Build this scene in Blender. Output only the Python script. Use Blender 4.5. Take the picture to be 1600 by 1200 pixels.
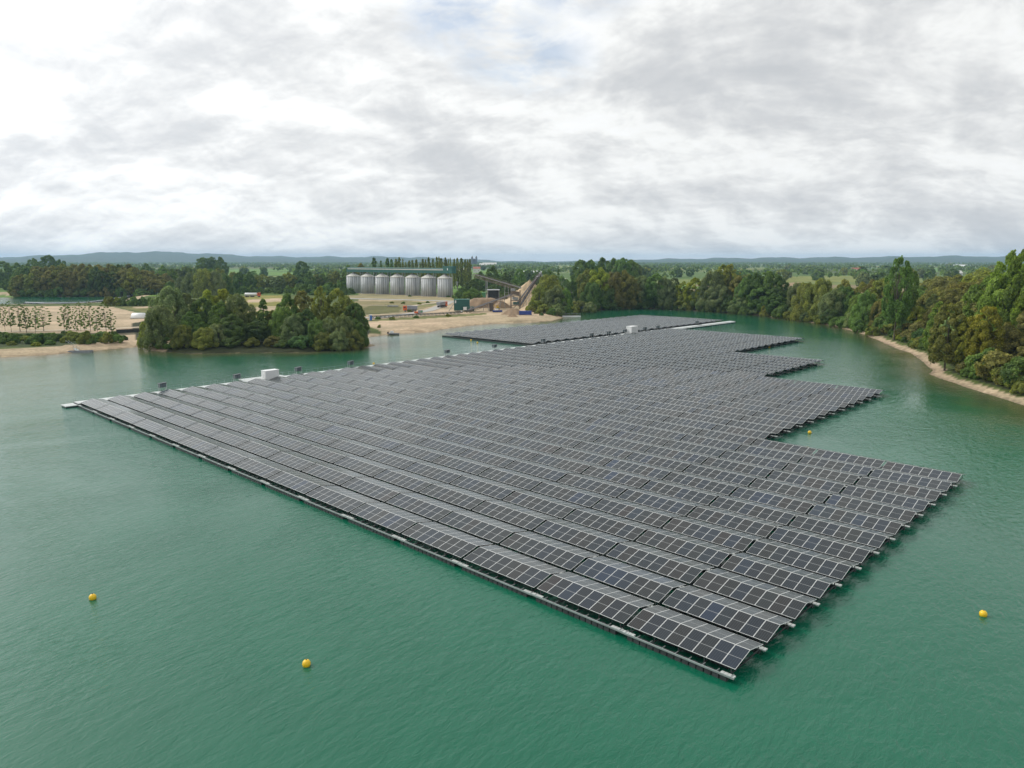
import bpy, math, random
import numpy as np
from mathutils import Vector, Matrix
R = math.radians
sc = bpy.context.scene
for o in list(bpy.data.objects): bpy.data.objects.remove(o)
C = sc.collection
# ------------------------------------------------------------------ camera
H = 28.9; FPX = 1144.7; PITCH = 0.16696
cam = bpy.data.objects.new('camera', bpy.data.cameras.new('camera')); C.objects.link(cam)
cam.location = (0, 0, H); cam.rotation_euler = (math.pi/2 - PITCH, 0, 0)
cam.data.sensor_width = 36; cam.data.lens = 36*FPX/1600; cam.data.clip_start = .5; cam.data.clip_end = 40000
sc.camera = cam
# ------------------------------------------------------------------ sky
SUN_AZ, SUN_EL = R(-70), R(38)          # measured from +Y towards -X is negative
w = bpy.data.worlds.new('World'); sc.world = w; w.use_nodes = True
nt = w.node_tree; nt.nodes.clear()
def N(t, ty, **kw):
    n = t.nodes.new(ty)
    for k, v in kw.items():
        if k.startswith('i_'):
            n.inputs[k[2:].replace('_', ' ')].default_value = v
        else: setattr(n, k, v)
    return n
def math_(t, op, a, b=None, c=None, clamp=False):
    n = t.nodes.new('ShaderNodeMath'); n.operation = op; n.use_clamp = clamp
    for i, v in enumerate((a, b, c)):
        if v is None: continue
        if hasattr(v, 'is_linked') or hasattr(v, 'links'): t.links.new(v, n.inputs[i])
        else: n.inputs[i].default_value = v
    return n.outputs[0]
def vmath(t, op, a, b=None):
    n = t.nodes.new('ShaderNodeVectorMath'); n.operation = op
    for i, v in enumerate((a, b)):
        if v is None: continue
        if hasattr(v, 'links'): t.links.new(v, n.inputs[i])
        else: n.inputs[i].default_value = v
    return n
def ramp(t, fac, stops, interp='LINEAR'):
    n = t.nodes.new('ShaderNodeValToRGB'); n.color_ramp.interpolation = interp
    e = n.color_ramp.elements
    while len(e) < len(stops): e.new(0.5)
    for el, (p, c) in zip(e, stops):
        el.position = p; el.color = (*c, 1) if len(c) == 3 else c
    t.links.new(fac, n.inputs[0]); return n.outputs[0]
def noise(t, vec, scale, detail=4, rough=.55, dist=0, dim='3D'):
    n = t.nodes.new('ShaderNodeTexNoise'); n.noise_dimensions = dim
    n.inputs['Scale'].default_value = scale; n.inputs['Detail'].default_value = detail
    n.inputs['Roughness'].default_value = rough; n.inputs['Distortion'].default_value = dist
    if vec is not None: t.links.new(vec, n.inputs['Vector'])
    return n.outputs['Fac']
def mixc(t, fac, a, b, mode='MIX'):
    n = t.nodes.new('ShaderNodeMix'); n.data_type = 'RGBA'; n.blend_type = mode
    for s, v in ((n.inputs[0], fac), (n.inputs[6], a), (n.inputs[7], b)):
        if hasattr(v, 'links'): t.links.new(v, s)
        else: s.default_value = v if not isinstance(v, tuple) or len(v) == 4 else (*v, 1)
    return n.outputs[2]
tc = N(nt, 'ShaderNodeTexCoord')
D = tc.outputs['Generated']
sep = N(nt, 'ShaderNodeSeparateXYZ'); nt.links.new(D, sep.inputs[0])
den = math_(nt, 'ADD', math_(nt, 'MAXIMUM', sep.outputs[2], 0.0), 0.42)
cmb = N(nt, 'ShaderNodeCombineXYZ')
nt.links.new(math_(nt, 'DIVIDE', sep.outputs[0], den), cmb.inputs[0])
nt.links.new(math_(nt, 'DIVIDE', sep.outputs[1], den), cmb.inputs[1])
q = cmb.outputs[0]
rot = N(nt, 'ShaderNodeMapping'); rot.inputs['Rotation'].default_value = (0, 0, R(24)); rot.inputs['Scale'].default_value = (1, 1.25, 1); rot.inputs['Location'].default_value = (3.7, 1.3, 0)
nt.links.new(q, rot.inputs[0]); qr = rot.outputs[0]
n1 = noise(nt, qr, 2.1, 10, .56, .35)
n2 = noise(nt, qr, 7.5, 8, .62, .3)
n3 = noise(nt, qr, .9, 3, .5, .3)
off = vmath(nt, 'ADD', qr, (-.055, .05, 0)).outputs[0]
n1b = noise(nt, off, 2.1, 10, .56, .35); off2 = vmath(nt, 'ADD', qr, (-.02, .018, 0)).outputs[0]; n2b = noise(nt, off2, 7.5, 8, .62, .3)
relief = math_(nt, 'ADD', math_(nt, 'MULTIPLY', math_(nt, 'SUBTRACT', n1, n1b), .42), math_(nt, 'MULTIPLY', math_(nt, 'SUBTRACT', n2, n2b), .22))
cl = math_(nt, 'ADD', relief, math_(nt, 'ADD', math_(nt, 'MULTIPLY', n1, .62), math_(nt, 'ADD', math_(nt, 'MULTIPLY', n2, .2), math_(nt, 'MULTIPLY', n3, .18))))
shade = ramp(nt, cl, [(.36, (1.0, 1.0, .99)), (.43, (.90, .91, .90)), (.49, (.79, .80, .80)), (.54, (.71, .722, .728)), (.60, (.63, .645, .66)), (.68, (.57, .59, .61))])
# brighter cloud around the hidden sun, dimmer away from it
sd = (math.sin(SUN_AZ)*math.cos(SUN_EL), math.cos(SUN_AZ)*math.cos(SUN_EL), math.sin(SUN_EL))
dp = vmath(nt, 'DOT_PRODUCT', D, sd).outputs['Value']
glow = math_(nt, 'POWER', math_(nt, 'MAXIMUM', dp, 0.0), 9.0)
glow2 = math_(nt, 'POWER', math_(nt, 'MAXIMUM', dp, 0.0), 2.5)
gain = math_(nt, 'ADD', math_(nt, 'ADD', math_(nt, 'MULTIPLY', glow, 1.5), math_(nt, 'MULTIPLY', glow2, .62)), 1.05)
clg = vmath(nt, 'SCALE', shade); nt.links.new(gain, clg.inputs['Scale'])
sky = N(nt, 'ShaderNodeTexSky'); sky.sky_type = 'NISHITA'; sky.sun_disc = False
sky.sun_elevation = SUN_EL; sky.sun_rotation = SUN_AZ; sky.air_density = 1.0; sky.dust_density = 2.0
bg1 = N(nt, 'ShaderNodeBackground', i_Strength=.15); nt.links.new(sky.outputs[0], bg1.inputs[0])
bg2 = N(nt, 'ShaderNodeBackground', i_Strength=1.0); nt.links.new(clg.outputs[0], bg2.inputs[0])
# thin places in the cloud deck where the blue comes through
def gap(cx, cy, rx, ry, ang):
    m = N(nt, 'ShaderNodeMapping', vector_type='TEXTURE'); m.inputs['Location'].default_value = (cx, cy, 0)
    m.inputs['Rotation'].default_value = (0, 0, ang); m.inputs['Scale'].default_value = (rx, ry, 1)
    nt.links.new(q, m.inputs[0]); l = vmath(nt, 'LENGTH', m.outputs[0]).outputs['Value']
    return math_(nt, 'SUBTRACT', 1.0, l, clamp=True)
gp = math_(nt, 'MAXIMUM', gap(-.09, 1.30, .20, .15, R(60)), gap(.08, 1.24, .16, .12, R(20)))
gp = math_(nt, 'MAXIMUM', gp, gap(0.02, 1.44, .16, .14, R(20)))
gapf = math_(nt, 'MULTIPLY', math_(nt, 'MULTIPLY', gp, 1.7, clamp=True), ramp(nt, n2, [(.42, (1, 1, 1)), (.62, (.0, .0, .0))]))
thin = ramp(nt, cl, [(.36, (.35, .35, .35)), (.43, (0, 0, 0))])
hole = math_(nt, 'MAXIMUM', math_(nt, 'MULTIPLY', gapf, .62), math_(nt, 'MULTIPLY', thin, .3))
mx = N(nt, 'ShaderNodeMixShader'); nt.links.new(hole, mx.inputs[0]); nt.links.new(bg2.outputs[0], mx.inputs[1]); nt.links.new(bg1.outputs[0], mx.inputs[2])
wo = N(nt, 'ShaderNodeOutputWorld'); nt.links.new(mx.outputs[0], wo.inputs[0])
# ------------------------------------------------------------------ sun behind thin cloud
sl = bpy.data.lights.new('sun', 'SUN'); sl.energy = 1.7; sl.angle = R(14); sl.color = (1, .95, .87)
so = bpy.data.objects.new('sun', sl); C.objects.link(so)
so.rotation_euler = Vector((-sd[0], -sd[1], -sd[2])).to_track_quat('-Z', 'Y').to_euler()
sc.view_settings.view_transform = 'Standard'; sc.view_settings.look = 'None'; sc.view_settings.gamma = 1; sc.view_settings.exposure = 0
sc.cycles.use_denoising = True; sc.cycles.max_bounces = 6; sc.cycles.diffuse_bounces = 2; sc.cycles.glossy_bounces = 3
sc.cycles.transmission_bounces = 2; sc.cycles.volume_bounces = 0; sc.cycles.caustics_reflective = False; sc.cycles.caustics_refractive = False
sc.cycles.sample_clamp_indirect = 4
# ------------------------------------------------------------------ helpers
cs, sn = math.cos(PITCH), math.sin(PITCH)
def ray(px, py):
    u = (px-800)/FPX; v = (600-py)/FPX
    return np.array([u, cs+v*sn, -sn+v*cs])
def G(px, py, z=0.0):                 # the point of the level z that the photograph shows at px, py
    d = ray(px, py); t = (z-H)/d[2]; return np.array([d[0]*t, d[1]*t, z])
def at(px, py, Y):                    # the point at distance Y along the same sight line
    d = ray(px, py); t = Y/d[1]; return np.array([d[0]*t, Y, H+d[2]*t])
def X_at(px, Y, z=8):                 # x of an upright thing that shows at column px
    dd = Y*cs-(z-H)*sn; return (px-800)/FPX*dd
def Zat(py, Y):                       # height of something at distance Y that shows at row py
    return at(800, py, Y)[2]
def material(name, base=(.5, .5, .5), rough=.6, metal=0, spec=.5, var=.0, vscale=1.0, bump=0, bscale=10, coord='Object', tint=False):
    m = bpy.data.materials.new(name); m.use_nodes = True; t = m.node_tree; b = t.nodes['Principled BSDF']
    b.inputs['Roughness'].default_value = rough; b.inputs['Metallic'].default_value = metal
    b.inputs['Specular IOR Level'].default_value = spec
    c = N(t, 'ShaderNodeTexCoord').outputs[coord]
    col = (*base, 1)
    f = noise(t, c, vscale, 6, .65)
    lo = tuple(x*(1-var) for x in base); hi = tuple(min(1, x*(1+var)) for x in base)
    col = ramp(t, f, [(.3, lo), (.7, hi)])
    if tint:
        oi = N(t, 'ShaderNodeObjectInfo'); col = mixc(t, 1.0, col, oi.outputs['Color'], 'MULTIPLY')
    t.links.new(col, b.inputs['Base Color'])
    if bump:
        bn = N(t, 'ShaderNodeBump'); bn.inputs['Strength'].default_value = bump; bn.inputs['Distance'].default_value = .05
        t.links.new(noise(t, c, bscale, 4), bn.inputs['Height']); t.links.new(bn.outputs[0], b.inputs['Normal'])
    return m
class MB:
    """collects quads / tubes and links them as one mesh object"""
    def __init__(s): s.v = []; s.f = []; s.uv = {}
    def add(s, vs, fs):
        o = len(s.v); s.v += [tuple(map(float, p)) for p in vs]; s.f += [tuple(i+o for i in f) for f in fs]; return s
    def box(s, c, d, rz=0, rx=0, ry=0):
        M = Matrix.Translation(c) @ Matrix.Rotation(rz, 4, 'Z') @ Matrix.Rotation(ry, 4, 'Y') @ Matrix.Rotation(rx, 4, 'X')
        vs = [M @ Vector((x*d[0]/2, y*d[1]/2, z*d[2]/2)) for x in (-1, 1) for y in (-1, 1) for z in (-1, 1)]
        return s.add(vs, [(0, 1, 3, 2), (4, 6, 7, 5), (0, 4, 5, 1), (2, 3, 7, 6), (0, 2, 6, 4), (1, 5, 7, 3)])
    def bar(s, a, b, wd, ht=None):
        a = Vector(a); b = Vector(b); d = b-a; ht = ht or wd
        M = Matrix.Translation((a+b)/2) @ d.to_track_quat('X', 'Z').to_matrix().to_4x4(); L = d.length
        vs = [M @ Vector((x*L/2, y*wd/2, z*ht/2)) for x in (-1, 1) for y in (-1, 1) for z in (-1, 1)]
        return s.add(vs, [(0, 1, 3, 2), (4, 6, 7, 5), (0, 4, 5, 1), (2, 3, 7, 6), (0, 2, 6, 4), (1, 5, 7, 3)])
    def tube(s, pts, rs, n=8, cap=True):
        pts = [Vector(p) for p in pts]; rings = []
        for i, p in enumerate(pts):
            d = (pts[min(i+1, len(pts)-1)]-pts[max(i-1, 0)])
            qd = d.to_track_quat('Z', 'Y') if d.length > 1e-9 else Vector((0, 0, 1)).to_track_quat('Z', 'Y')
            rings.append([p + qd @ Vector((rs[i]*math.cos(2*math.pi*k/n), rs[i]*math.sin(2*math.pi*k/n), 0)) for k in range(n)])
        vs = [v for r in rings for v in r]; fs = []
        for i in range(len(pts)-1):
            for k in range(n): fs.append((i*n+k, i*n+(k+1) % n, (i+1)*n+(k+1) % n, (i+1)*n+k))
        if cap: fs += [tuple(range(n))[::-1], tuple(range((len(pts)-1)*n, len(pts)*n))]
        return s.add(vs, fs)
    def mesh(s, name, mat, smooth=False):
        m = bpy.data.meshes.new(name); m.from_pydata(s.v, [], s.f); m.materials.append(mat)
        if smooth: m.polygons.foreach_set('use_smooth', [True]*len(m.polygons))
        m.update(); return m
    def build(s, name, mat, parent=None, smooth=False, loc=None):
        o = bpy.data.objects.new(name, s.mesh(name, mat, smooth)); C.objects.link(o)
        if parent is not None: o.parent = parent
        if loc is not None: o.location = loc
        return o
def link(name, me, parent=None, loc=None):
    o = bpy.data.objects.new(name, me); C.objects.link(o); o.parent = parent
    if loc is not None: o.location = loc
    return o
def tag(o, label=None, cat=None, group=None, kind=None):
    for k, v in (('label', label), ('category', cat), ('group', group), ('kind', kind)):
        if v: o[k] = v
    return o
def empty(name, loc, rz, label, cat, group=None):
    o = bpy.data.objects.new(name, None); C.objects.link(o); o.location = loc; o.rotation_euler = (0, 0, rz); o.empty_display_size = .5
    return tag(o, label, cat, group)
def np_mesh(name, V, F, mat=None, smooth=False):      # V (n,3), F (m,k)
    me = bpy.data.meshes.new(name); k = F.shape[1]
    me.vertices.add(len(V)); me.vertices.foreach_set('co', np.asarray(V, np.float32).ravel())
    me.loops.add(F.size); me.loops.foreach_set('vertex_index', np.asarray(F, np.int32).ravel())
    me.polygons.add(len(F)); me.polygons.foreach_set('loop_start', np.arange(0, F.size, k, dtype=np.int32))
    try: me.polygons.foreach_set('loop_total', np.full(len(F), k, np.int32))
    except Exception: pass
    if smooth: me.polygons.foreach_set('use_smooth', np.ones(len(F), bool))
    me.update(calc_edges=True); me.validate()
    if mat: me.materials.append(mat)
    return me
_T = ['', 'first', 'second', 'third', 'fourth', 'fifth', 'sixth', 'seventh', 'eighth', 'ninth', 'tenth', 'eleventh', 'twelfth', 'thirteenth', 'fourteenth', 'fifteenth', 'sixteenth', 'seventeenth', 'eighteenth', 'nineteenth']
_D = ['', '', 'twenty', 'thirty', 'forty', 'fifty', 'sixty', 'seventy', 'eighty', 'ninety']
_E = ['', '', 'twentieth', 'thirtieth', 'fortieth', 'fiftieth', 'sixtieth', 'seventieth', 'eightieth', 'ninetieth']
def nth(n):
    if n < 20: return _T[n]
    if n >= 100: return 'hundred-and-' + nth(n-100) if n > 100 else 'hundredth'
    return _E[n//10] if n % 10 == 0 else _D[n//10] + '-' + _T[n % 10]
# ------------------------------------------------------------------ shorelines (points of the water level)
lake_px = [(0, 559), (60, 556), (120, 551), (180, 545), (222, 542), (236, 548), (300, 553), (350, 552), (400, 551), (470, 551), (540, 547), (574, 543), (588, 539.5),
           (575, 537), (562, 531), (574, 526.5), (598, 524.5), (622, 521.5), (650, 520.5), (672, 519), (690, 515), (730, 509.5), (770, 506), (830, 504.5), (862, 501.5), (880, 497), (874, 492.5),
           (862, 490.5), (880, 489.5), (905, 487), (930, 484.5), (960, 483), (1000, 482), (1060, 484), (1120, 487.5), (1170, 491.5), (1200, 494.5), (1240, 500), (1284, 506),
           (1300, 509.5), (1322, 514.5), (1345, 521), (1375, 533), (1403, 546), (1421, 551), (1440, 564), (1457, 578), (1452, 584), (1470, 592), (1530, 612), (1600, 634), (1660, 662)]
lake = [G(x, y)[:2] for x, y in lake_px] + [np.array(p) for p in [(104, 112), (112, 60), (125, 0), (110, -160), (-250, -160), (-330, 0), (-300, 120), (-190, 205)]]
pond_px = [(-60, 459), (20, 459.5), (60, 463), (100, 463.5), (170, 463), (212, 463), (190, 470), (160, 474.5), (100, 476.5), (0, 477.5), (-60, 478)]
pond = [G(x, y)[:2] for x, y in pond_px]
def poly_d(P, poly):                  # signed distance, negative inside
    poly = np.array(poly); n = len(poly); best = np.full(len(P), 1e18); inside = np.zeros(len(P), bool)
    for i in range(n):
        a, b = poly[i], poly[(i+1) % n]; ab = b-a
        t = np.clip(((P-a) @ ab)/(ab @ ab), 0, 1); dd = P-(a+t[:, None]*ab); best = np.minimum(best, (dd**2).sum(1))
        c = (a[1] > P[:, 1]) != (b[1] > P[:, 1])
        with np.errstate(divide='ignore', invalid='ignore'):
            xi = (b[0]-a[0])*(P[:, 1]-a[1])/(b[1]-a[1]+1e-12)+a[0]
        inside ^= c & (P[:, 0] < xi)
    dist = np.sqrt(best); return np.where(inside, -dist, dist)
rs = np.random.RandomState(5)
_ph = rs.rand(8, 3)*6.28
def wob(x, y, s):                     # cheap smooth noise in -1..1
    r = 0
    for k in range(8):
        a = k*2.4+_ph[k, 2]; f = (1+.37*k)/s
        r = r+np.sin(x*np.cos(a)*f+y*np.sin(a)*f+_ph[k, 0])*np.sin(x*np.sin(a)*f*.7-y*np.cos(a)*f*.6+_ph[k, 1])
    return r/3.2
ang = np.radians(np.arange(-84, 84.01, .16)); rad = np.exp(np.arange(math.log(60), math.log(15000), .0105))
A, Rr = np.meshgrid(ang, rad); gx = (Rr*np.sin(A)).ravel(); gy = (Rr*np.cos(A)).ravel()
PT = np.stack([gx, gy], 1)
dl = poly_d(PT, lake); dl = dl + wob(gx, gy, 3.0)*np.clip(gy/260, .3, 1)*.5
dpnd = poly_d(PT, pond); dsh = np.minimum(dl, dpnd)
slope = np.where(gx > 60, .16, .17)
LZ = 1.4
gz = np.where(dsh < 0, np.maximum(dsh*.25, -3), np.minimum(LZ, dsh*slope)) + np.where(dsh > 9, wob(gx, gy, 14)*.06, 0)
def ground_z(x, y):
    P = np.array([[x, y]]); d = min(poly_d(P, lake)[0], poly_d(P, pond)[0]); return float(max(-.3, min(LZ, d*.17)))
# ------------------------------------------------------------------ ground colour zones (real land cover)
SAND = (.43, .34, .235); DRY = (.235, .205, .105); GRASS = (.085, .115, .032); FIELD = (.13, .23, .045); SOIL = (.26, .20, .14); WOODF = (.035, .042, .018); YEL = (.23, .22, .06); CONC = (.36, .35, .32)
colr = np.tile(np.array(GRASS), (len(PT), 1))
def paint(px, col, z=LZ, soft=0):
    d = poly_d(PT, [G(x, y, z)[:2] for x, y in px]); colr[d < soft] = col
far = Rr.ravel()
# patchwork of fields on the plain
cells = rs.rand(420, 2)*np.array([9000, 9000])+np.array([-4500, 500]); cc = [FIELD, GRASS, (.10, .16, .04), YEL, (.16, .20, .06), (.22, .18, .10), FIELD]
idx = np.where(far > 640)[0]; P2 = PT[idx]; bi = np.zeros(len(idx), int); bd = np.full(len(idx), 1e18)
for k, c in enumerate(cells):
    dd = np.abs(P2[:, 0]-c[0])*.9+np.abs(P2[:, 1]-c[1]); m_ = dd < bd; bd[m_] = dd[m_]; bi[m_] = k
colr[idx] = np.array([cc[k % len(cc)] for k in range(len(cells))])[bi]
colr[far > 7000] = (.06, .08, .03)
paint([(560, 505), (560, 462), (700, 470), (740, 458), (835, 458), (850, 486), (890, 500), (820, 520), (640, 530)], SAND)
paint([(540, 458), (540, 467), (600, 469), (700, 472), (720, 468), (722, 463), (700, 461), (600, 457)], (.30, .26, .15))
paint([(555, 470), (640, 470.5), (655, 474), (640, 478), (690, 474), (660, 483), (620, 489), (575, 492), (555, 494)], DRY)
paint([(566, 482), (580, 477), (612, 476), (628, 480), (624, 487), (590, 491), (566, 492)], (.13, .13, .05))
paint([(556, 499), (575, 499.5), (700, 492), (760, 489), (760, 491.5), (700, 496), (640, 499.5), (575, 502.5), (556, 504)], (.15, .16, .06))
paint([(640, 471), (690, 473), (676, 478), (650, 480)], (.19, .19, .08))
paint([(712, 462), (745, 462), (745, 466), (712, 466)], GRASS)
paint([(375, 463), (440, 461), (470, 480), (470, 497), (380, 497), (330, 480)], YEL)
paint([(385, 468), (440, 466), (450, 471), (385, 473)], SAND); paint([(385, 480), (440, 478), (450, 484), (385, 487)], SAND)
paint([(350, 446), (560, 446), (560, 461), (350, 461)], (.10, .16, .035))
paint([(-80, 479), (150, 478), (178, 480), (215, 489), (235, 490), (235, 535), (-80, 535)], SAND)
paint([(215, 478), (260, 475), (300, 476), (300, 489), (225, 488), (185, 480)], (.17, .17, .06)); paint([(205, 480), (245, 477.5), (245, 480.5), (215, 482)], SAND)
paint([(25, 461), (230, 462), (230, 458), (120, 452), (20, 458)], (.10, .14, .04))
paint([(-80, 521), (180, 520), (188, 536), (120, 540), (-80, 545)], (.05, .07, .025))
paint([(180, 517), (228, 515), (228, 523), (180, 523)], (.12, .11, .07))
# woods and spit floor
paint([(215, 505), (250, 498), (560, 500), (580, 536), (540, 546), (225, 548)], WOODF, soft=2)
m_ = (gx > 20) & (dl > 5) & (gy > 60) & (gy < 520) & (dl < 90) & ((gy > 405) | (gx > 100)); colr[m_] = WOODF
paint([(1225, 432), (1345, 431), (1345, 441), (1225, 441)], (.20, .22, .06)); paint([(1225, 442), (1250, 441), (1250, 450), (1225, 450)], (.30, .22, .13))
paint([(1385, 418), (1515, 418), (1515, 425), (1385, 425)], FIELD)
paint([(610, 428), (640, 428), (640, 424), (610, 424)], FIELD); paint([(795, 430), (838, 430), (838, 438), (795, 440)], (.12, .26, .04)); paint([(735, 421), (770, 421), (770, 428), (735, 428)], FIELD)
paint([(-20, 433), (22, 433), (22, 452), (-20, 452)], (.10, .17, .04))
# shore sand
shore = (dsh > -3) & (dsh < np.where(gx > 60, np.where(gy < 300, 3.0, 2.6), np.where(gx < -110, 11, 3.0))+wob(gx, gy, 9)*np.where(gy > 350, 1.2, .8))
colr[shore] = SAND
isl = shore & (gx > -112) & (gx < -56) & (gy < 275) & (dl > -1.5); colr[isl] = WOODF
wet = (dl > -2) & (dl < .9); colr[wet] = colr[wet]*.62
nx, ny = len(ang), len(rad)
ii = (np.arange(ny-1)[:, None]*nx+np.arange(nx-1)[None, :]).ravel(); FQ = np.stack([ii, ii+1, ii+nx+1, ii+nx], 1)
# terrain with far rise for the horizon hills
def hill_h(a, r):
    deg = np.degrees(a); h = np.zeros_like(deg)
    def b(c, wd, hh): return hh*np.exp(-((deg-c)/wd)**2)
    left = b(-27, 5.5, 108)+b(-21, 5, 60)+b(-35, 6, 36)+b(-9, 5, 66)+b(-15, 4, 42)+b(-3, 4, 20)+b(-45, 8, 60)
    right = b(14, 6, 50)+b(22, 6, 55)+b(30, 6, 62)+b(8, 3, 20)+b(38, 7, 60)
    h = (left*.86+right*.72)*np.clip((r-7000)/1800, 0, 1)*(1-.3*np.clip((r-10000)/4000, 0, 1))
    h = h+np.clip((r-6500)/800, 0, 1)*(6+6*np.sin(a*97)+3*np.sin(a*211+2)+3*np.sin(a*433+r*.01))
    return h
gz = gz+np.where(Rr.ravel() > 6500, hill_h(A.ravel(), Rr.ravel()), 0)
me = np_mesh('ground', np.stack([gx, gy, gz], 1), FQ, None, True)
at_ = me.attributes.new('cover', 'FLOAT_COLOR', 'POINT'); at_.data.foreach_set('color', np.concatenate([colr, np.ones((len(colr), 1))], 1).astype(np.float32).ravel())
mg = bpy.data.materials.new('ground'); mg.use_nodes = True; t = mg.node_tree; b = t.nodes['Principled BSDF']
an = N(t, 'ShaderNodeAttribute', attribute_name='cover'); oc = N(t, 'ShaderNodeTexCoord').outputs['Object']
f1 = noise(t, oc, .06, 6, .6); f2 = noise(t, oc, .9, 5, .7); f3 = noise(t, oc, .012, 4, .5)
k1 = ramp(t, f1, [(.3, (.72, .74, .70)), (.7, (1.22, 1.2, 1.2))]); k2 = ramp(t, f2, [(.3, (.72, .72, .71)), (.7, (1.25, 1.24, 1.22))]); mpr = N(t, 'ShaderNodeMapping', vector_type='TEXTURE'); mpr.inputs['Rotation'].default_value = (0, 0, R(18)); mpr.inputs['Scale'].default_value = (14, 1.6, 1); t.links.new(oc, mpr.inputs[0]); k4 = ramp(t, noise(t, mpr.outputs[0], .8, 5, .65, .6), [(.34, (.66, .64, .61)), (.46, (1, 1, 1)), (.75, (1.12, 1.12, 1.12))]); k3 = ramp(t, f3, [(.35, (.85, .88, .85)), (.65, (1.12, 1.08, 1.1))])
c_ = mixc(t, 1.0, mixc(t, 1.0, mixc(t, 1.0, mixc(t, 1.0, an.outputs['Color'], k4, 'MULTIPLY'), k1, 'MULTIPLY'), k2, 'MULTIPLY'), k3, 'MULTIPLY')
t.links.new(c_, b.inputs['Base Color']); b.inputs['Roughness'].default_value = .95; b.inputs['Specular IOR Level'].default_value = .15
bn = N(t, 'ShaderNodeBump'); bn.inputs['Strength'].default_value = .6; bn.inputs['Distance'].default_value = .25
t.links.new(f2, bn.inputs['Height']); t.links.new(bn.outputs[0], b.inputs['Normal'])
me.materials.append(mg); tag(link('ground', me), kind='structure')
# ------------------------------------------------------------------ water
ang2 = np.radians(np.arange(-100, 100.01, .5)); rad2 = np.concatenate([[.5], np.exp(np.arange(math.log(12), math.log(720), .02))])
A2, R2 = np.meshgrid(ang2, rad2); wx = (R2*np.sin(A2)).ravel(); wy = (R2*np.cos(A2)).ravel(); WP = np.stack([wx, wy], 1)
dw = np.minimum(poly_d(WP, lake), poly_d(WP, pond)); n2x = len(ang2)
ii = (np.arange(len(rad2)-1)[:, None]*n2x+np.arange(n2x-1)[None, :]).ravel(); FW = np.stack([ii, ii+1, ii+n2x+1, ii+n2x], 1)
keep = (dw[FW].min(1) < 6); FW = FW[keep]
mw = np_mesh('lake_water', np.stack([wx, wy, wx*0], 1), FW, None, True)
aw = mw.attributes.new('depth', 'FLOAT', 'POINT'); aw.data.foreach_set('value', np.clip(-dw, 0, 60).astype(np.float32))
mt = bpy.data.materials.new('lake_water'); mt.use_nodes = True; t = mt.node_tree; b = t.nodes['Principled BSDF']
dp_ = N(t, 'ShaderNodeAttribute', attribute_name='depth').outputs['Fac']; oc = N(t, 'ShaderNodeTexCoord').outputs['Object']
d01 = math_(t, 'DIVIDE', math_(t, 'ADD', dp_, math_(t, 'MULTIPLY', math_(t, 'SUBTRACT', noise(t, oc, .08, 3), .5), 10)), 60, clamp=True)
colw = ramp(t, d01, [(0.0, (.10, .105, .045)), (.07, (.05, .085, .035)), (.2, (.013, .100, .048)), (.45, (.003, .108, .054)), (1, (.003, .104, .056))])
patch = ramp(t, noise(t, oc, .022, 5, .6, .6), [(.3, (.75, .86, .86)), (.7, (1.3, 1.12, 1.12))])
t.links.new(mixc(t, 1.0, colw, patch, 'MULTIPLY'), b.inputs['Base Color'])
b.inputs['IOR'].default_value = 1.40; b.inputs['Roughness'].default_value = .05
mp = N(t, 'ShaderNodeMapping', vector_type='TEXTURE'); mp.inputs['Rotation'].default_value = (0, 0, R(52)); mp.inputs['Scale'].default_value = (2.2, 1.0, 1); t.links.new(oc, mp.inputs[0])
v = mp.outputs[0]
h1 = noise(t, v, .7, 2, .5, .35); h2 = noise(t, v, 2.3, 4, .62, .5); h3 = noise(t, v, 6.0, 3, .6, .3)
hh = math_(t, 'ADD', math_(t, 'ADD', math_(t, 'MULTIPLY', h1, .17), math_(t, 'MULTIPLY', h2, .13)), math_(t, 'MULTIPLY', h3, .018))
amp = ramp(t, noise(t, oc, .024, 5, .6, .8), [(.36, (.38, .38, .38)), (.62, (1.0, 1.0, 1.0))])
bn = N(t, 'ShaderNodeBump'); bn.inputs['Distance'].default_value = 1.0; t.links.new(math_(t, 'MULTIPLY', amp, 1.0), bn.inputs['Strength'])
t.links.new(hh, bn.inputs['Height']); t.links.new(bn.outputs[0], b.inputs['Normal'])
mw.materials.append(mt); tag(link('lake_water', mw), kind='structure')
# ------------------------------------------------------------------ haze
mh = bpy.data.materials.new('haze'); mh.use_nodes = True; t = mh.node_tree; t.nodes.clear()
pv = N(t, 'ShaderNodeVolumePrincipled'); pv.inputs['Density'].default_value = .8e-4; pv.inputs['Color'].default_value = (.48, .74, 1.0, 1); pv.inputs['Anisotropy'].default_value = .1
ou = N(t, 'ShaderNodeOutputMaterial'); t.links.new(pv.outputs[0], ou.inputs['Volume'])
tag(MB().box((0, 0, 70), (31000, 31000, 150)).build('haze', mh), 'pale even haze over the far plain', kind='stuff')
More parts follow.
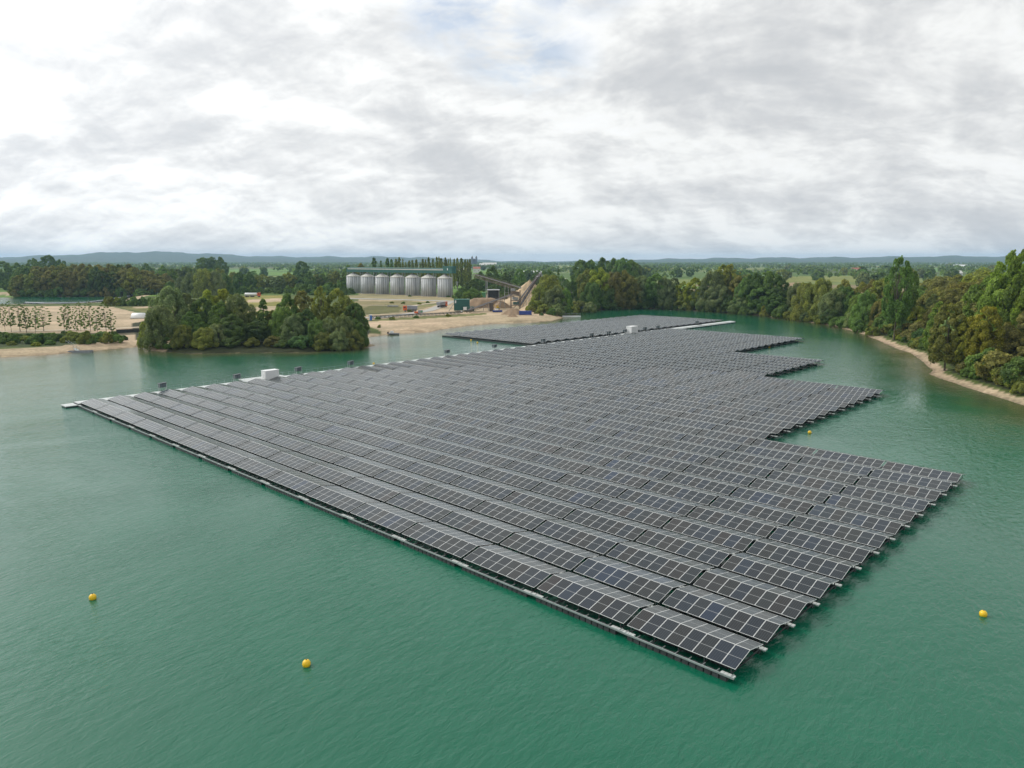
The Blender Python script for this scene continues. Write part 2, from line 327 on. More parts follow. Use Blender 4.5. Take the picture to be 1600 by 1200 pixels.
# ================================================================== SOLAR ARRAY
L, W_ = 9.4, 5.027; TH = -.760792; O0 = np.array([15.649, 46.80]); U = np.array([math.cos(TH), math.sin(TH)]); V = np.array([-math.sin(TH), math.cos(TH)])
def KR(k, r, z=0): p = O0-k*L*U+r*W_*V; return (p[0], p[1], z)
def panel_material():
    m = bpy.data.materials.new('panel_glass'); m.use_nodes = True; t = m.node_tree; b = t.nodes['Principled BSDF']
    uv = N(t, 'ShaderNodeUVMap', uv_map='UVMap').outputs[0]; s = N(t, 'ShaderNodeSeparateXYZ'); t.links.new(uv, s.inputs[0])
    u, v = s.outputs[0], s.outputs[1]
    def edge(x, wd): return math_(t, 'GREATER_THAN', math_(t, 'ABSOLUTE', math_(t, 'SUBTRACT', x, .5)), .5-wd)
    fr = math_(t, 'MAXIMUM', edge(u, .020), edge(v, .011))
    mid = math_(t, 'LESS_THAN', math_(t, 'ABSOLUTE', math_(t, 'SUBTRACT', v, .5)), .0065)
    cu = math_(t, 'ABSOLUTE', math_(t, 'SUBTRACT', math_(t, 'FRACT', math_(t, 'MULTIPLY', math_(t, 'SUBTRACT', u, .03), 6.38)), .5))
    col_gap = math_(t, 'GREATER_THAN', cu, .44)
    rowc = math_(t, 'GREATER_THAN', math_(t, 'ABSOLUTE', math_(t, 'SUBTRACT', math_(t, 'FRACT', math_(t, 'MULTIPLY', v, 24)), .5)), .44)
    oi = N(t, 'ShaderNodeObjectInfo'); ge = N(t, 'ShaderNodeNewGeometry')
    rr = math_(t, 'FRACT', math_(t, 'ADD', oi.outputs['Random'], ge.outputs['Random Per Island']))
    cell = ramp(t, rr, [(0, (.013, .012, .012)), (.3, (.009, .012, .013)), (.5, (.005, .010, .015)), (.8, (.005, .011, .018)), (.93, (.006, .015, .030)), (1, (.005, .010, .018))])
    cell = mixc(t, 1.0, cell, oi.outputs['Color'], 'MULTIPLY')
    dirt = noise(t, N(t, 'ShaderNodeTexCoord').outputs['Object'], 1.7, 4)
    c = mixc(t, math_(t, 'MULTIPLY', col_gap, .55), cell, (.075, .08, .09)); c = mixc(t, math_(t, 'MULTIPLY', rowc, .03), c, (.12, .13, .14))
    c = mixc(t, mid, c, (.34, .35, .35)); c = mixc(t, fr, c, (.60, .61, .60)); t.links.new(c, b.inputs['Base Color'])
    t.links.new(math_(t, 'ADD', math_(t, 'MULTIPLY', fr, .3), math_(t, 'ADD', math_(t, 'MULTIPLY', dirt, .10), .12)), b.inputs['Roughness'])
    b.inputs['IOR'].default_value = 1.44; b.inputs['Sheen Weight'].default_value = .10; b.inputs['Sheen Roughness'].default_value = .45; b.inputs['Sheen Tint'].default_value = (.74, .95, .90, 1)
    return m
MP = panel_material()
M_alu = material('aluminium_frame', (.5, .51, .5), .45, .3, var=.12, vscale=2)
M_dark = material('dark_steel', (.05, .055, .055), .55, .3, var=.3)
M_float = material('black_float', (.04, .044, .046), .55, var=.35, vscale=1.5)
M_wfloat = material('white_float', (.50, .53, .51), .5, var=.16, vscale=1.4)
M_galv = material('galvanised_beam', (.33, .37, .36), .45, .4, var=.18, vscale=.8)
def module_mesh(n, y0, z0, y1, z1, name, wd=1.134, both=True):
    """n modules side by side running to -x, upright from (y0,z0) to (y1,z1)"""
    vs = []; fs = []; uvs = []
    dv = Vector((0, y1-y0, z1-z0)).normalized(); nn = Vector((0, -dv.z, dv.y)) if y1 > y0 else Vector((0, dv.z, -dv.y))
    if nn.z < 0: nn = -nn
    for i in range(n):
        xa, xb = -(i+1)*wd+.008, -i*wd-.008
        q4 = [Vector((xa, y0, z0)), Vector((xb, y0, z0)), Vector((xb, y1, z1)), Vector((xa, y1, z1))]
        o = len(vs); vs += [p+nn*.0 for p in q4]+[p-nn*.035 for p in q4]
        top = (0, 1, 2, 3) if y1 > y0 else (3, 2, 1, 0)
        F = [top, tuple(x+4 for x in top[::-1]), (0, 4, 5, 1), (1, 5, 6, 2), (2, 6, 7, 3), (3, 7, 4, 0)]
        uq = {0: (0, 0), 1: (1, 0), 2: (1, 1), 3: (0, 1)}
        for fi, f in enumerate(F):
            fs.append(tuple(a+o for a in f))
            for a in f: uvs.append(uq[a % 4] if fi == 0 else ((.003, .003) if fi > 1 else (.05+.9*uq[a % 4][0], .1+.3*uq[a % 4][1])))
    me = bpy.data.meshes.new(name); me.from_pydata([tuple(p) for p in vs], [], fs)
    ul = me.uv_layers.new(name='UVMap'); ul.data.foreach_set('uv', np.array(uvs, np.float32).ravel())
    me.materials.append(MP); me.update(); return me
Y0, Z0, YR, ZR, Y2, Z2 = 0.0, .88, 2.2, 1.42, 4.36, 1.0
XO = -.165
m_front1 = module_mesh(1, Y0, Z0, YR, ZR, 'solar_panel'); m_rear1 = module_mesh(1, Y2, Z2, YR+.045, ZR, 'rear_panel')
m_rear8 = module_mesh(8, Y2, Z2, YR+.045, ZR, 'rear_panel_bank')
def frame_mb():
    f = MB(); xa, xb = XO, XO-9.07
    for y, z in ((.45, .93), (1.75, 1.25), (2.7, 1.24), (4.0, 1.0)): f.bar((xa, y, z), (xb, y, z), .06, .07)
    for x in np.linspace(xa-.35, xb+.35, 5):
        f.bar((x, 0, .80), (x, 2.2, 1.34), .06, .08); f.bar((x, 4.32, .92), (x, 2.25, 1.32), .06, .08)
        f.bar((x, .1, .38), (x, .1, .82), .06); f.bar((x, 4.3, .38), (x, 4.3, .74), .06)
        f.bar((x, -.3, .38), (x, 4.6, .38), .08, .08); f.bar((x, 1.1, .40), (x, 2.2, 1.34), .04)
    return f
def float_mb():
    f = MB()
    for i in range(14):
        x = XO-.35-(i+.5)*.6; f.box((x, -.28, .13), (.50, .46, .42)); 
    return f
def endfloat_mb(x0):
    f = MB()
    for i in range(4): f.box((x0+.05-i*.27, -.27, .39), (.24, .46, .09))
    return f
def beam_mb():
    m = MB().bar((XO+.2, -.56, .48), (XO-9.25, -.56, .48), .08, .13)
    for i in range(9): m.bar((XO-.1-i*1.11, -.52, .44), (XO-.1-i*1.11, .05, .44), .05, .06)
    return m
me_frame = frame_mb().mesh('frame', M_dark); me_float = float_mb().mesh('float', M_float)
me_e1 = endfloat_mb(-.25).mesh('end_float', M_wfloat); me_e2 = endfloat_mb(-8.55).mesh('end_float', M_wfloat)
me_beam = beam_mb().mesh('walkway_beam', M_galv)
m_drum = MB()
for i in range(4): m_drum.tube([(-1.2-i*2.2, 1.3, .15), (-2.6-i*2.2, 1.3, .15)], [.3, .3], 8); m_drum.tube([(-1.2-i*2.2, 3.2, .15), (-2.6-i*2.2, 3.2, .15)], [.3, .3], 8)
me_drum = m_drum.mesh('pontoon', M_float)
spots = []
for r in range(44):
    k0 = 0 if r <= 12 else 3 if r <= 24 else 6 if r <= 32 else 9
    for k in range(k0, 15): spots.append((k, r, k0))
def dist(s): p = KR(s[0]+.5, s[1]+.4); return math.hypot(p[0], p[1])
spots.sort(key=dist); near = spots[:300]; rest = spots[300:]
proto = empty('solar_table', KR(0, 0), TH, 'gabled solar table', 'solar table', 'floating solar tables in rows')
def tbl_label(k, r, k0):
    row = 'front row' if r == 0 else nth(r+1)+' row from the front'
    e = 'at the right end of the' if k == k0 else (nth(k-k0+1)+' from the right end of the') if k < 14 else 'by the walkway at the left of the'
    return f'gabled solar table, {e} {row}'
rt = random.Random(11)
pts_ = {'front': [], }
parts = []
for i in range(8):
    parts.append(('solar_panel', m_front1, XO-i*1.134, 'F'))
for i in range(8):
    parts.append(('rear_panel', m_rear1, XO-i*1.134, 'R'))
kids = []
for nm, me_, x, fl in parts: kids.append((link(nm, me_, proto, (x, 0, 0)), fl))
kids.append((link('rear_panel_bank', m_rear8, proto, (XO, 0, 0)), 'B'))
kids.append((link('frame', me_frame, proto), 'A')); kids.append((link('float', me_float, proto), 'A'))
kids.append((link('end_float', me_e1, proto), 'A')); kids.append((link('end_float', me_e2, proto), 'A'))
kids.append((link('pontoon', me_drum, proto), 'A')); kids.append((link('walkway_beam', me_beam, proto), 'E'))
for n, (k, r, k0) in enumerate(near):
    t_ = proto.copy(); C.objects.link(t_); t_.location = KR(k, r); t_['label'] = tbl_label(k, r, k0)
    t_.location.z = rt.uniform(-.02, .02)
    tone = [1.0, 1.0, 1.0]; close = n < 70
    for o, fl in kids:
        if fl == 'R' and not close: continue
        if fl == 'B' and close: continue
        if fl == 'E' and r != 0: continue
        if o.name.startswith('pontoon') and not (k == k0 or k0 > 0): continue
        c = o.copy(); C.objects.link(c); c.parent = t_
        if fl in 'FR':
            if rt.random() < .35:
                g = rt.uniform(.75, 1.35); tone = rt.choice([[g*1.25, g, g*.92], [g*.8, g, g*1.25], [g, g, g], [g*1.05, g*1.05, g]])
            c.color = (*tone, 1)
for o, fl in kids: bpy.data.objects.remove(o)
bpy.data.objects.remove(proto)
# the far rows, past three hundred tables: one object
def arr_of(me_):
    v = np.empty(len(me_.vertices)*3, np.float32); me_.vertices.foreach_get('co', v)
    f = np.empty(len(me_.loops), np.int32); me_.loops.foreach_get('vertex_index', f); return v.reshape(-1, 3), f.reshape(-1, 4)
m_front8 = module_mesh(8, Y0, Z0, YR, ZR, 'bank')
uvb = np.empty(len(m_front8.loops)*2, np.float32); m_front8.uv_layers[0].data.foreach_get('uv', uvb)
uvr = np.empty(len(m_rear8.loops)*2, np.float32); m_rear8.uv_layers[0].data.foreach_get('uv', uvr)
far_sp = [(k, r) for k, r, _ in rest]+[(k+.45, r) for r in range(28, 55) for k in range(15, 20)]
rot2 = np.array([[U[0], U[1], 0], [V[0], V[1], 0], [0, 0, 1.]])
def rep(meshes, uvs, spots_, off):
    Vs = []; Fs = []; n = 0; us = []
    for k, r in spots_:
        b0 = np.array(KR(k, r))
        for me_, uv_ in zip(meshes, uvs):
            v, f = arr_of(me_); Vs.append((v+np.array([off, 0, 0])) @ rot2+b0); Fs.append(f+n); n += len(v)
            if uv_ is not None: us.append(uv_)
    return np.concatenate(Vs), np.concatenate(Fs), (np.concatenate(us) if us else None)
Vv, Ff, uu = rep([m_front8, m_rear8], [uvb, uvr], far_sp, XO)
mf = np_mesh('far_solar_rows', Vv, Ff, MP); ul = mf.uv_layers.new(name='UVMap')
if len(ul.data)*2 == len(uu): ul.data.foreach_set('uv', uu)
far_o = tag(link('far_solar_rows', mf), 'far rows of gabled solar tables beyond and beside the far walkway', 'solar tables', kind='stuff')
Vv, Ff, _ = rep([me_frame, me_float], [None, None], [s for s in far_sp], 0)
mfr = np_mesh('far_solar_frames', Vv, Ff, M_dark); fr_o = link('float_frame', mfr, far_o); fr_o['kind'] = 'stuff'
bm_ = MB()
for k in range(15, 20):
    a = np.array(KR(k+.45, 28)); bm_.bar(tuple(a[:2]-V*.53)+(.46,), tuple(np.array(KR(k+1.45, 28))[:2]-V*.53)+(.46,), .07, .13)
    bm_.bar(tuple(a[:2]-V*.3)+(.15,), tuple(np.array(KR(k+1.45, 28))[:2]-V*.3)+(.15,), .5, .5)
bm_.build('edge_beam', M_dark, far_o)['kind'] = 'stuff'
# ------------------------------------------------------------------ walkway
wk = empty('floating_walkway', KR(15, 0), TH, 'long pale floating walkway along the left ends of the solar rows', 'walkway')
wl = lambda k, r, z: (-(k-15)*L, r*W_, z)
M_deck = material('pale_deck', (.52, .55, .54), .6, var=.14, vscale=.7)
d_ = MB()
for i in range(110):
    y = (-.55+i*.51)*W_; (i > 0) and d_.box((-1.95, y+.51*W_/2, .55+.01*(i % 2)), (2.9, .51*W_-.05, .12))
d_.build('deck', M_deck, wk)
e_ = MB()
for i in range(56): e_.box((-1.95, (-.1+i)*W_+2, .18), (2.6, 3.6, .60))
e_.build('float', M_float, wk)
MB().box((-1.7, -.30*W_, .33), (3.0, 2.2, .14)).build('end_platform', M_deck, wk)
MB().box((-1.7, -.30*W_, .05), (2.8, 2.0, .40)).build('end_float', M_float, wk)
pd = MB(); pd.box((-2.6, 8.2*W_, .64), (6.5, 10.5, .14)); pd.box((-1.8, 38.9*W_, .645), (5.0, 9, .14)); pd.build('container_platform', M_deck, wk)
pf = MB(); pf.box((-3.0, 8.4*W_, .05), (6.2, 12, .42)); pf.box((-1.8, 38.9*W_, .05), (5.2, 10.5, .42)); pf.build('platform_float', M_float, wk)
rl = MB()
for i in range(0, 75): rl.tube([wl(15.38, i*.33, .4), wl(15.38, i*.33, 1.45)], [.022, .022], 5)
rl.bar(wl(15.38, 0, 1.45), wl(15.38, 24.4, 1.45), .03); rl.bar(wl(15.38, 0, .95), wl(15.38, 24.4, .95), .02)
rl.build('railing', M_galv, wk)
pier = MB(); pier.box((0.35, 49.8*W_, .42), (.85, 10.6*W_, .16)); pier.build('pier_deck', M_deck, wk)
pp = MB()
for i in range(24): pp.tube([(.9, (44.7+i*.44)*W_, -1), (.9, (44.7+i*.44)*W_, .36)], [.12, .12], 6)
pp.build('pier_leg', M_dark, wk)
M_cab = material('cabinet_grey', (.035, .045, .05), .4, .2, var=.2); M_cabf = material('cabinet_face', (.11, .14, .15), .35, .2, var=.15)
M_white = material('white_paint', (.74, .75, .74), .45, var=.07, vscale=.9)
cab_r = [3.4, 6.8, 10.0, 13.1, 19.9, 23.9, 28.6, 34.0, 36.1, 38.2, 41.0, 42.9, 49.2]
cab_lab = ['beside the fourth solar row at the near left end', 'left of the front white container', 'just right of the front white container', 'at the far end of the walkway railing', 'alone between water and tables, left of mid walkway', 'alone on the walkway, next before the far array corner', 'at the near corner of the far array',
           'second on the far walkway, before the far container', 'third on the far walkway, before the far container', 'standing directly in front of the far white container', 'just right of the far white container', 'second to the right of the far white container', 'on the far pier near its end']
cab_lab = ['dark cabinet on a stand '+s for s in cab_lab]
cp = None
for i, r in enumerate(cab_r):
    p = KR(15.29, r, .6)
    if cp is None:
        cp = empty('inverter_cabinet', p, TH, cab_lab[i], 'electrical cabinet', 'inverter cabinets along the walkway')
        ck = [MB().box((0, 0, 1.35), (.75, 1.45, .85)).build('cabinet_body', M_cab, cp),
              MB().box((0, 0, 1.84), (1.1, 1.7, .06), rx=.08).build('cover_plate', M_cab, cp)]
        fc = MB()
        for s in (-1, 1):
            for y in (-.36, .36): fc.box((s*.386, y, 1.35), (.02, .6, .7))
            fc.box((0, s*.736, 1.35), (.62, .02, .7))
        ck.append(fc.build('cabinet_door', M_cabf, cp))
        for sx in (-1, 1):
            for sy in (-1, 1): ck.append(MB().tube([(sx*.42, sy*.72, 0), (sx*.42, sy*.72, 1.86)], [.035, .035], 6).build('leg', M_alu, cp))
        ck.append(MB().box((1.3, -.2, .28), (2.2, .7, .12), ry=-.12).build('cable_tray', M_cab, cp))
    else:
        c0 = cp.copy(); C.objects.link(c0); c0.location = p; c0['label'] = cab_lab[i]
        for o in ck: c = o.copy(); C.objects.link(c); c.parent = c0
def container(p, rz, label, sc_=1.0):
    c0 = empty('transformer_container', p, rz, label, 'container', 'white containers on the walkway'); c0.scale = (sc_, sc_*.95, sc_)
    bd = MB().box((0, 0, 1.45), (2.6, 4.6, 2.7))
    for i in range(14):
        y = -2.15+i*.33
        for s in (-1, 1): bd.box((s*1.31, y, 1.42), (.05, .14, 2.3))
    bd.build('container_body', M_white, c0)
    MB().box((0, 0, 2.86), (2.75, 4.75, .1)).build('roof', M_white, c0)
    for s in (-.6, .6):
        dr = MB().box((s, -2.32, 1.4), (1.08, .05, 2.3)).build('door', M_white, c0); MB().box((s*.15, -2.36, 1.3), (.04, .03, 1.2)).build('handle', M_alu, dr)
    sk = MB()
    for sx in (-1, 1):
        for sy in (-1, 1): sk.box((sx*1.1, sy*2.0, .05), (.3, .3, .14))
    sk.build('foot', M_dark, c0)
container(KR(15.0, 8.2, .7), TH, 'white ribbed container on the walkway at the left, nearer of two', .8)
container(KR(15.15, 38.8, .7), TH, 'white container on the far walkway between the two arrays')
# ------------------------------------------------------------------ buoys
M_buoy = material('buoy_yellow', (.80, .50, .012), .35, var=.1); M_rope = material('rope', (.1, .1, .09), .8)
bz = None
for px, py, lb in [(145, 936, 'yellow buoy on open water in the lower left'), (479, 1040, 'yellow buoy near the bottom of the picture, left of centre'), (1536, 962, 'yellow buoy on the water at the right, below the rows'),
                   (1265, 677, 'yellow buoy in the notch between the first and second blocks'), (1202, 543, 'small yellow buoy against the third block of rows'), (584, 569, 'small yellow buoy by the walkway under the wooded spit'),
                   (736, 532, 'tiny yellow buoy before the far array, upper of two'), (746, 536, 'tiny yellow buoy before the far array, lower of two')]:
    p = G(px, py)
    if bz is None:
        bz = empty('mooring_buoy', p, 0, lb, 'buoy', 'yellow buoys on the lake'); me_b = bpy.data.meshes.new('float')
        f = MB(); pr = [(0, -.18), (.2, -.14), (.31, -.02), (.36, .18), (.32, .36), (.21, .49), (.1, .54), (0, .55)]
        f.tube([(0, 0, z) for _, z in pr], [max(.005, r_) for r_, _ in pr], 16); b1 = f.build('buoy_body', M_buoy, bz, True)
        b2 = MB().tube([(0, 0, .54), (0, 0, .62)], [.06, .05], 8).build('top_cap', M_rope, bz); bk = [b1, b2]; bz.scale = (.85, .85, .85)
    else:
        c0 = bz.copy(); C.objects.link(c0); c0.location = p; c0['label'] = lb
        for o in bk: c = o.copy(); C.objects.link(c); c.parent = c0
# ================================================================== TREES
def leaf_mat(name, base, dark, trans=.35):
    m = bpy.data.materials.new(name); m.use_nodes = True; t = m.node_tree; b = t.nodes['Principled BSDF']
    ge = N(t, 'ShaderNodeNewGeometry'); oi = N(t, 'ShaderNodeObjectInfo'); oc = N(t, 'ShaderNodeTexCoord').outputs['Object']
    c = ramp(t, ge.outputs['Random Per Island'], [(0, dark), (.55, base), (1, tuple(x*1.5 for x in base))])
    ofs = vmath(t, 'ADD', oc); 
    cb = N(t, 'ShaderNodeCombineXYZ'); t.links.new(math_(t, 'MULTIPLY', oi.outputs['Random'], 90), cb.inputs[0]); t.links.new(cb.outputs[0], ofs.inputs[1])
    k = ramp(t, noise(t, ofs.outputs[0], .28, 4, .6), [(.32, (.62, .66, .6)), (.5, (1, 1, 1)), (.68, (1.4, 1.28, 1.1))])
    c = mixc(t, 1.0, mixc(t, 1.0, c, k, 'MULTIPLY'), oi.outputs['Color'], 'MULTIPLY')
    t.links.new(c, b.inputs['Base Color']); b.inputs['Roughness'].default_value = .65; b.inputs['Specular IOR Level'].default_value = .25
    tr = N(t, 'ShaderNodeBsdfTranslucent'); t.links.new(mixc(t, 1.0, c, (1.2, 1.35, .6), 'MULTIPLY'), tr.inputs[0])
    ms = N(t, 'ShaderNodeMixShader'); ms.inputs[0].default_value = trans
    o = t.nodes['Material Output']; t.links.new(b.outputs[0], ms.inputs[1]); t.links.new(tr.outputs[0], ms.inputs[2]); t.links.new(ms.outputs[0], o.inputs[0])
    return m
M_leaf = leaf_mat('foliage', (.195, .235, .088), (.115, .145, .052), .42)
M_bark = material('bark', (.12, .10, .075), .9, var=.3, vscale=3); M_bark2 = material('pale_bark', (.33, .31, .27), .9, var=.3, vscale=3)
def crown_mesh(name, seed, lobes, per, size, flat=.5, rnd=.55):
    """lobes: list of (x,y,z, rx,ry,rz); leaf quads laid through the shell of each"""
    g = np.random.RandomState(seed); lo = np.array(lobes); n = len(lo); cen = np.array([lo[:, 0].mean(), lo[:, 1].mean(), lo[:, 2].mean()])
    vol = (lo[:, 3]*lo[:, 5]); cnt = np.maximum(20, (per*n*vol/vol.sum())).astype(int); ix = np.repeat(np.arange(n), cnt); m = len(ix)
    d = g.normal(size=(m, 3)); d /= np.linalg.norm(d, axis=1)[:, None]
    out = lo[ix, :3]-cen; out /= np.linalg.norm(out, axis=1)[:, None]+1e-6
    flip = (d*out).sum(1) < -.35; d[flip] *= -1
    d[:, 2] = np.where((d[:, 2] < -.3) & (g.rand(m) < .5), -d[:, 2], d[:, 2])
    rr_ = 1-np.abs(g.normal(size=m))*.16+.12*g.normal(size=m)*(g.rand(m) < .25)
    c = lo[ix, :3]+d*lo[ix, 3:6]*rr_[:, None]
    nrm = d*1.0+out*.35+g.normal(size=(m, 3))*rnd; nrm[:, 2] += .15; nrm /= np.linalg.norm(nrm, axis=1)[:, None]
    a = np.cross(nrm, g.normal(size=(m, 3))); a /= np.linalg.norm(a, axis=1)[:, None]; bb = np.cross(nrm, a)
    s = (size*(.55+.9*g.rand(m)))[:, None]; e = (.5+.5*g.rand(m))[:, None]
    V4 = np.stack([c-a*s-bb*s*e*.3, c+bb*s*e*-.9, c+a*s+bb*s*e*.2, c+bb*s*e], 1).reshape(-1, 3)
    return np_mesh(name, V4, np.arange(4*m).reshape(-1, 4), M_leaf)
def env_lobes(seed, n, H_, rx, z0, z1, rl, shape='round', vert=1.0):
    g = random.Random(seed); out = []
    for i in range(n):
        f = (i+.5)/n; zz = z0+(z1-z0)*f; u = (zz-z0)/(z1-z0)
        if shape == 'round': prof = math.sqrt(max(0, 1-(2*u-.92)**2))*1.0 if u > .46 else .72+.28*math.sin(u/.46*math.pi/2)
        elif shape == 'dome': prof = math.sqrt(max(0.02, 1-u**2.2))
        elif shape == 'column': prof = (.55+.45*math.sin(min(1, u*2.2)*math.pi/2))*math.sqrt(max(.03, 1-max(0, u-.35)**1.6/.55))
        elif shape == 'cone': prof = max(.06, 1-u)**.8
        else: prof = 1
        a = i*2.39996+g.uniform(-.5, .5); k = g.uniform(.45, 1.0)**.5*prof
        r = rl*g.uniform(.65, 1.35)*(1-.35*u)
        out.append((rx*k*math.cos(a)*(1-rl/rx*.5 if rx > rl else .3), rx*k*math.sin(a)*(1-rl/rx*.5 if rx > rl else .3), zz, r, r, r*vert*g.uniform(.75, 1.1)))
    return out
def trunk_mesh(name, seed, H_, rad_, lobes, lean=0, limbs=7, mat=None):
    g = random.Random(seed); m = MB(); top = H_*.72
    sp = [(math.sin(i*1.1+seed)*rad_*.8*i*.3+lean*i, math.cos(i*.9+seed)*rad_*.6*i*.3, -.5+(top+.5)*i/5) for i in range(6)]
    m.tube(sp, [rad_*(1.25 if i == 0 else 1-.15*i) for i in range(6)], 8)
    ls = sorted(lobes, key=lambda l: g.random())[:limbs]
    for l in ls:
        z = min(max(l[2]*.55, H_*.15), top*.95); i = z/top*5; a = sp[min(5, int(i))]
        mid = ((a[0]+l[0])*.5, (a[1]+l[1])*.5, (z+l[2])*.5+.03*H_)
        m.tube([(a[0], a[1], z), mid, (l[0], l[1], l[2])], [rad_*.45, rad_*.3, rad_*.1], 6)
    return m.mesh(name, mat or M_bark, True)
KIND = {}
def make_kind(key, seeds, H_, rx, z0, rl, n, per, size, shape, vert=1.0, tr=.32, limbs=8, z1=None, mat=None, rnd=.55):
    KIND[key] = []
    for s in seeds:
        lb = env_lobes(s, n, H_, rx, z0, (z1 or H_-rl*.8), rl, shape, vert)
        g = random.Random(s*7)
        lb = [(x+g.uniform(-1, 1)*rl*.4, y+g.uniform(-1, 1)*rl*.4, z+g.uniform(-1, 1)*rl*.3, a, b_, c) for x, y, z, a, b_, c in lb]
        KIND[key].append((crown_mesh('crown', s, lb, per, size, rnd=rnd), trunk_mesh('trunk', s, H_, tr, lb, 0, limbs, mat), H_, rx))
make_kind('broad', [1, 2, 3], 20, 7.2, 3.5, 2.1, 54, 380, .27, 'round')
make_kind('willow', [11, 12, 13], 18, 8.2, 1.6, 2.3, 58, 400, .25, 'dome', 1.35, rnd=.4)
make_kind('ash', [21, 22], 20, 6.2, 3.0, 1.6, 64, 320, .26, 'round', 1.0)
make_kind('poplar', [31, 32], 28, 2.2, 3.5, .9, 50, 110, .42, 'column', 1.9, limbs=4)
make_kind('bush', [41, 42, 43], 5, 3.2, .5, 1.1, 28, 230, .18, 'dome', 1.0, .12, 4)
make_kind('conic', [51], 16, 4.4, 2.0, 1.1, 50, 130, .3, 'cone', .9)
make_kind('thin', [61, 62, 63, 64, 65, 66], 13, 2.9, 2.6, .62, 32, 40, .22, 'column', .5, .12, 14, z1=12.6, rnd=.9)
make_kind('distant', [71, 72], 18, 8.5, 2.0, 3.0, 26, 70, 1.0, 'round', 1.0, limbs=2)
make_kind('airy', [81, 82], 24, 6.8, 6, 1.5, 64, 240, .27, 'round', 1.2, rnd=.8, limbs=14)
COL = dict(grey=(.95, 1.0, 1.12), green=(.75, 1.0, .62), dark=(.60, .82, .52), yellow=(1.35, 1.28, .42), brown=(1.10, .88, .68), olive=(1.15, 1.05, .62), lime=(.92, 1.12, .50), gold=(1.4, 1.15, .34), bronze=(1.15, .92, .62), silver=(1.15, 1.22, 1.35), shade=(.55, .70, .50), teal=(.5, .78, .62))
CW = dict(grey='grey-green', green='mid green', dark='dark green', yellow='yellow-green', brown='purplish brown', olive='olive', lime='bright green', gold='golden yellow', bronze='rust brown', silver='silvery', shade='very dark', teal='cool dark green')
KW = dict(broad='round tree', willow='willow', ash='tall bushy tree', poplar='narrow poplar', bush='bush', conic='pointed tree', thin='thin young tree', distant='tree', airy='tall loose tree')
KN = dict(broad='broad_tree', willow='willow_tree', ash='bushy_tree', poplar='poplar_tree', bush='bush', conic='pointed_tree', thin='young_tree', distant='broad_tree', airy='tall_tree')
rg = random.Random(77)
def tree(kind, x, y, h, tint, wk_=1.0, zone=None, z=None, parts=True, squash=None):
    cr, tk, H_, rx = rg.choice(KIND[kind]); s = h/H_
    z = ground_z(x, y)-.1 if z is None else z
    e = bpy.data.objects.new(KN[kind], None) if parts else bpy.data.objects.new(KN[kind], cr)
    C.objects.link(e); e.location = (x, y, z); e.rotation_euler = (0, 0, rg.uniform(0, 6.28)); e.scale = (s*wk_, s*wk_, s)
    g = rg.uniform(.82, 1.18); c = COL[tint]; cc_ = (c[0]*g*rg.uniform(.93, 1.07), c[1]*g, c[2]*g*rg.uniform(.9, 1.1), 1)
    if parts:
        a = bpy.data.objects.new('crown', cr); C.objects.link(a); a.parent = e; a.color = cc_
        b_ = bpy.data.objects.new('trunk', tk); C.objects.link(b_); b_.parent = e
    else: e.color = cc_
    e['category'] = 'bush' if kind == 'bush' else 'tree'
    zone.append((e, kind, tint, x/(y*cs+20*sn)))
    return e
def name_zone(zone, where, group):
    """label every tree of a zone by look and by its place among its like"""
    by = {}
    for z_ in zone: by.setdefault((CW[z_[2]], KW[z_[1]]), []).append(z_)
    for (cw, kw), l in by.items():
        l.sort(key=lambda q_: q_[3])
        for i, q_ in enumerate(l):
            if len(l) == 1: q_[0]['label'] = f'the only {cw} {kw} {where}'
            elif i == len(l)-1: q_[0]['label'] = f'{cw} {kw} {where}, rightmost such'
            elif i == 0: q_[0]['label'] = f'{cw} {kw} {where}, leftmost such'
            else: q_[0]['label'] = f'{cw} {kw} {where}, {nth(i+1)} such from left'
            q_[0]['group'] = group

def put(zone, kind, px, Y, top, tint, wpx=None, **kw):
    """tree whose crown shows at column px with its top at row top, standing at distance Y"""
    x = X_at(px, Y); z0 = ground_z(x, Y) if Y < 700 else LZ; h = max(1.5, Zat(top, Y)-z0); ratio = 1.0; wpx = wpx or 0
    if wpx:
        H_, rx = KIND[kind][0][2:]; ratio = (wpx/2*Y/FPX)/(rx*1.12*h/H_)
        if kind not in ('poplar', 'thin', 'conic'): ratio = min(1.5, max(.62 if kind == 'airy' else .8, ratio))
    return tree(kind, x, Y, h, tint, ratio, zone, z0-.1, **kw)
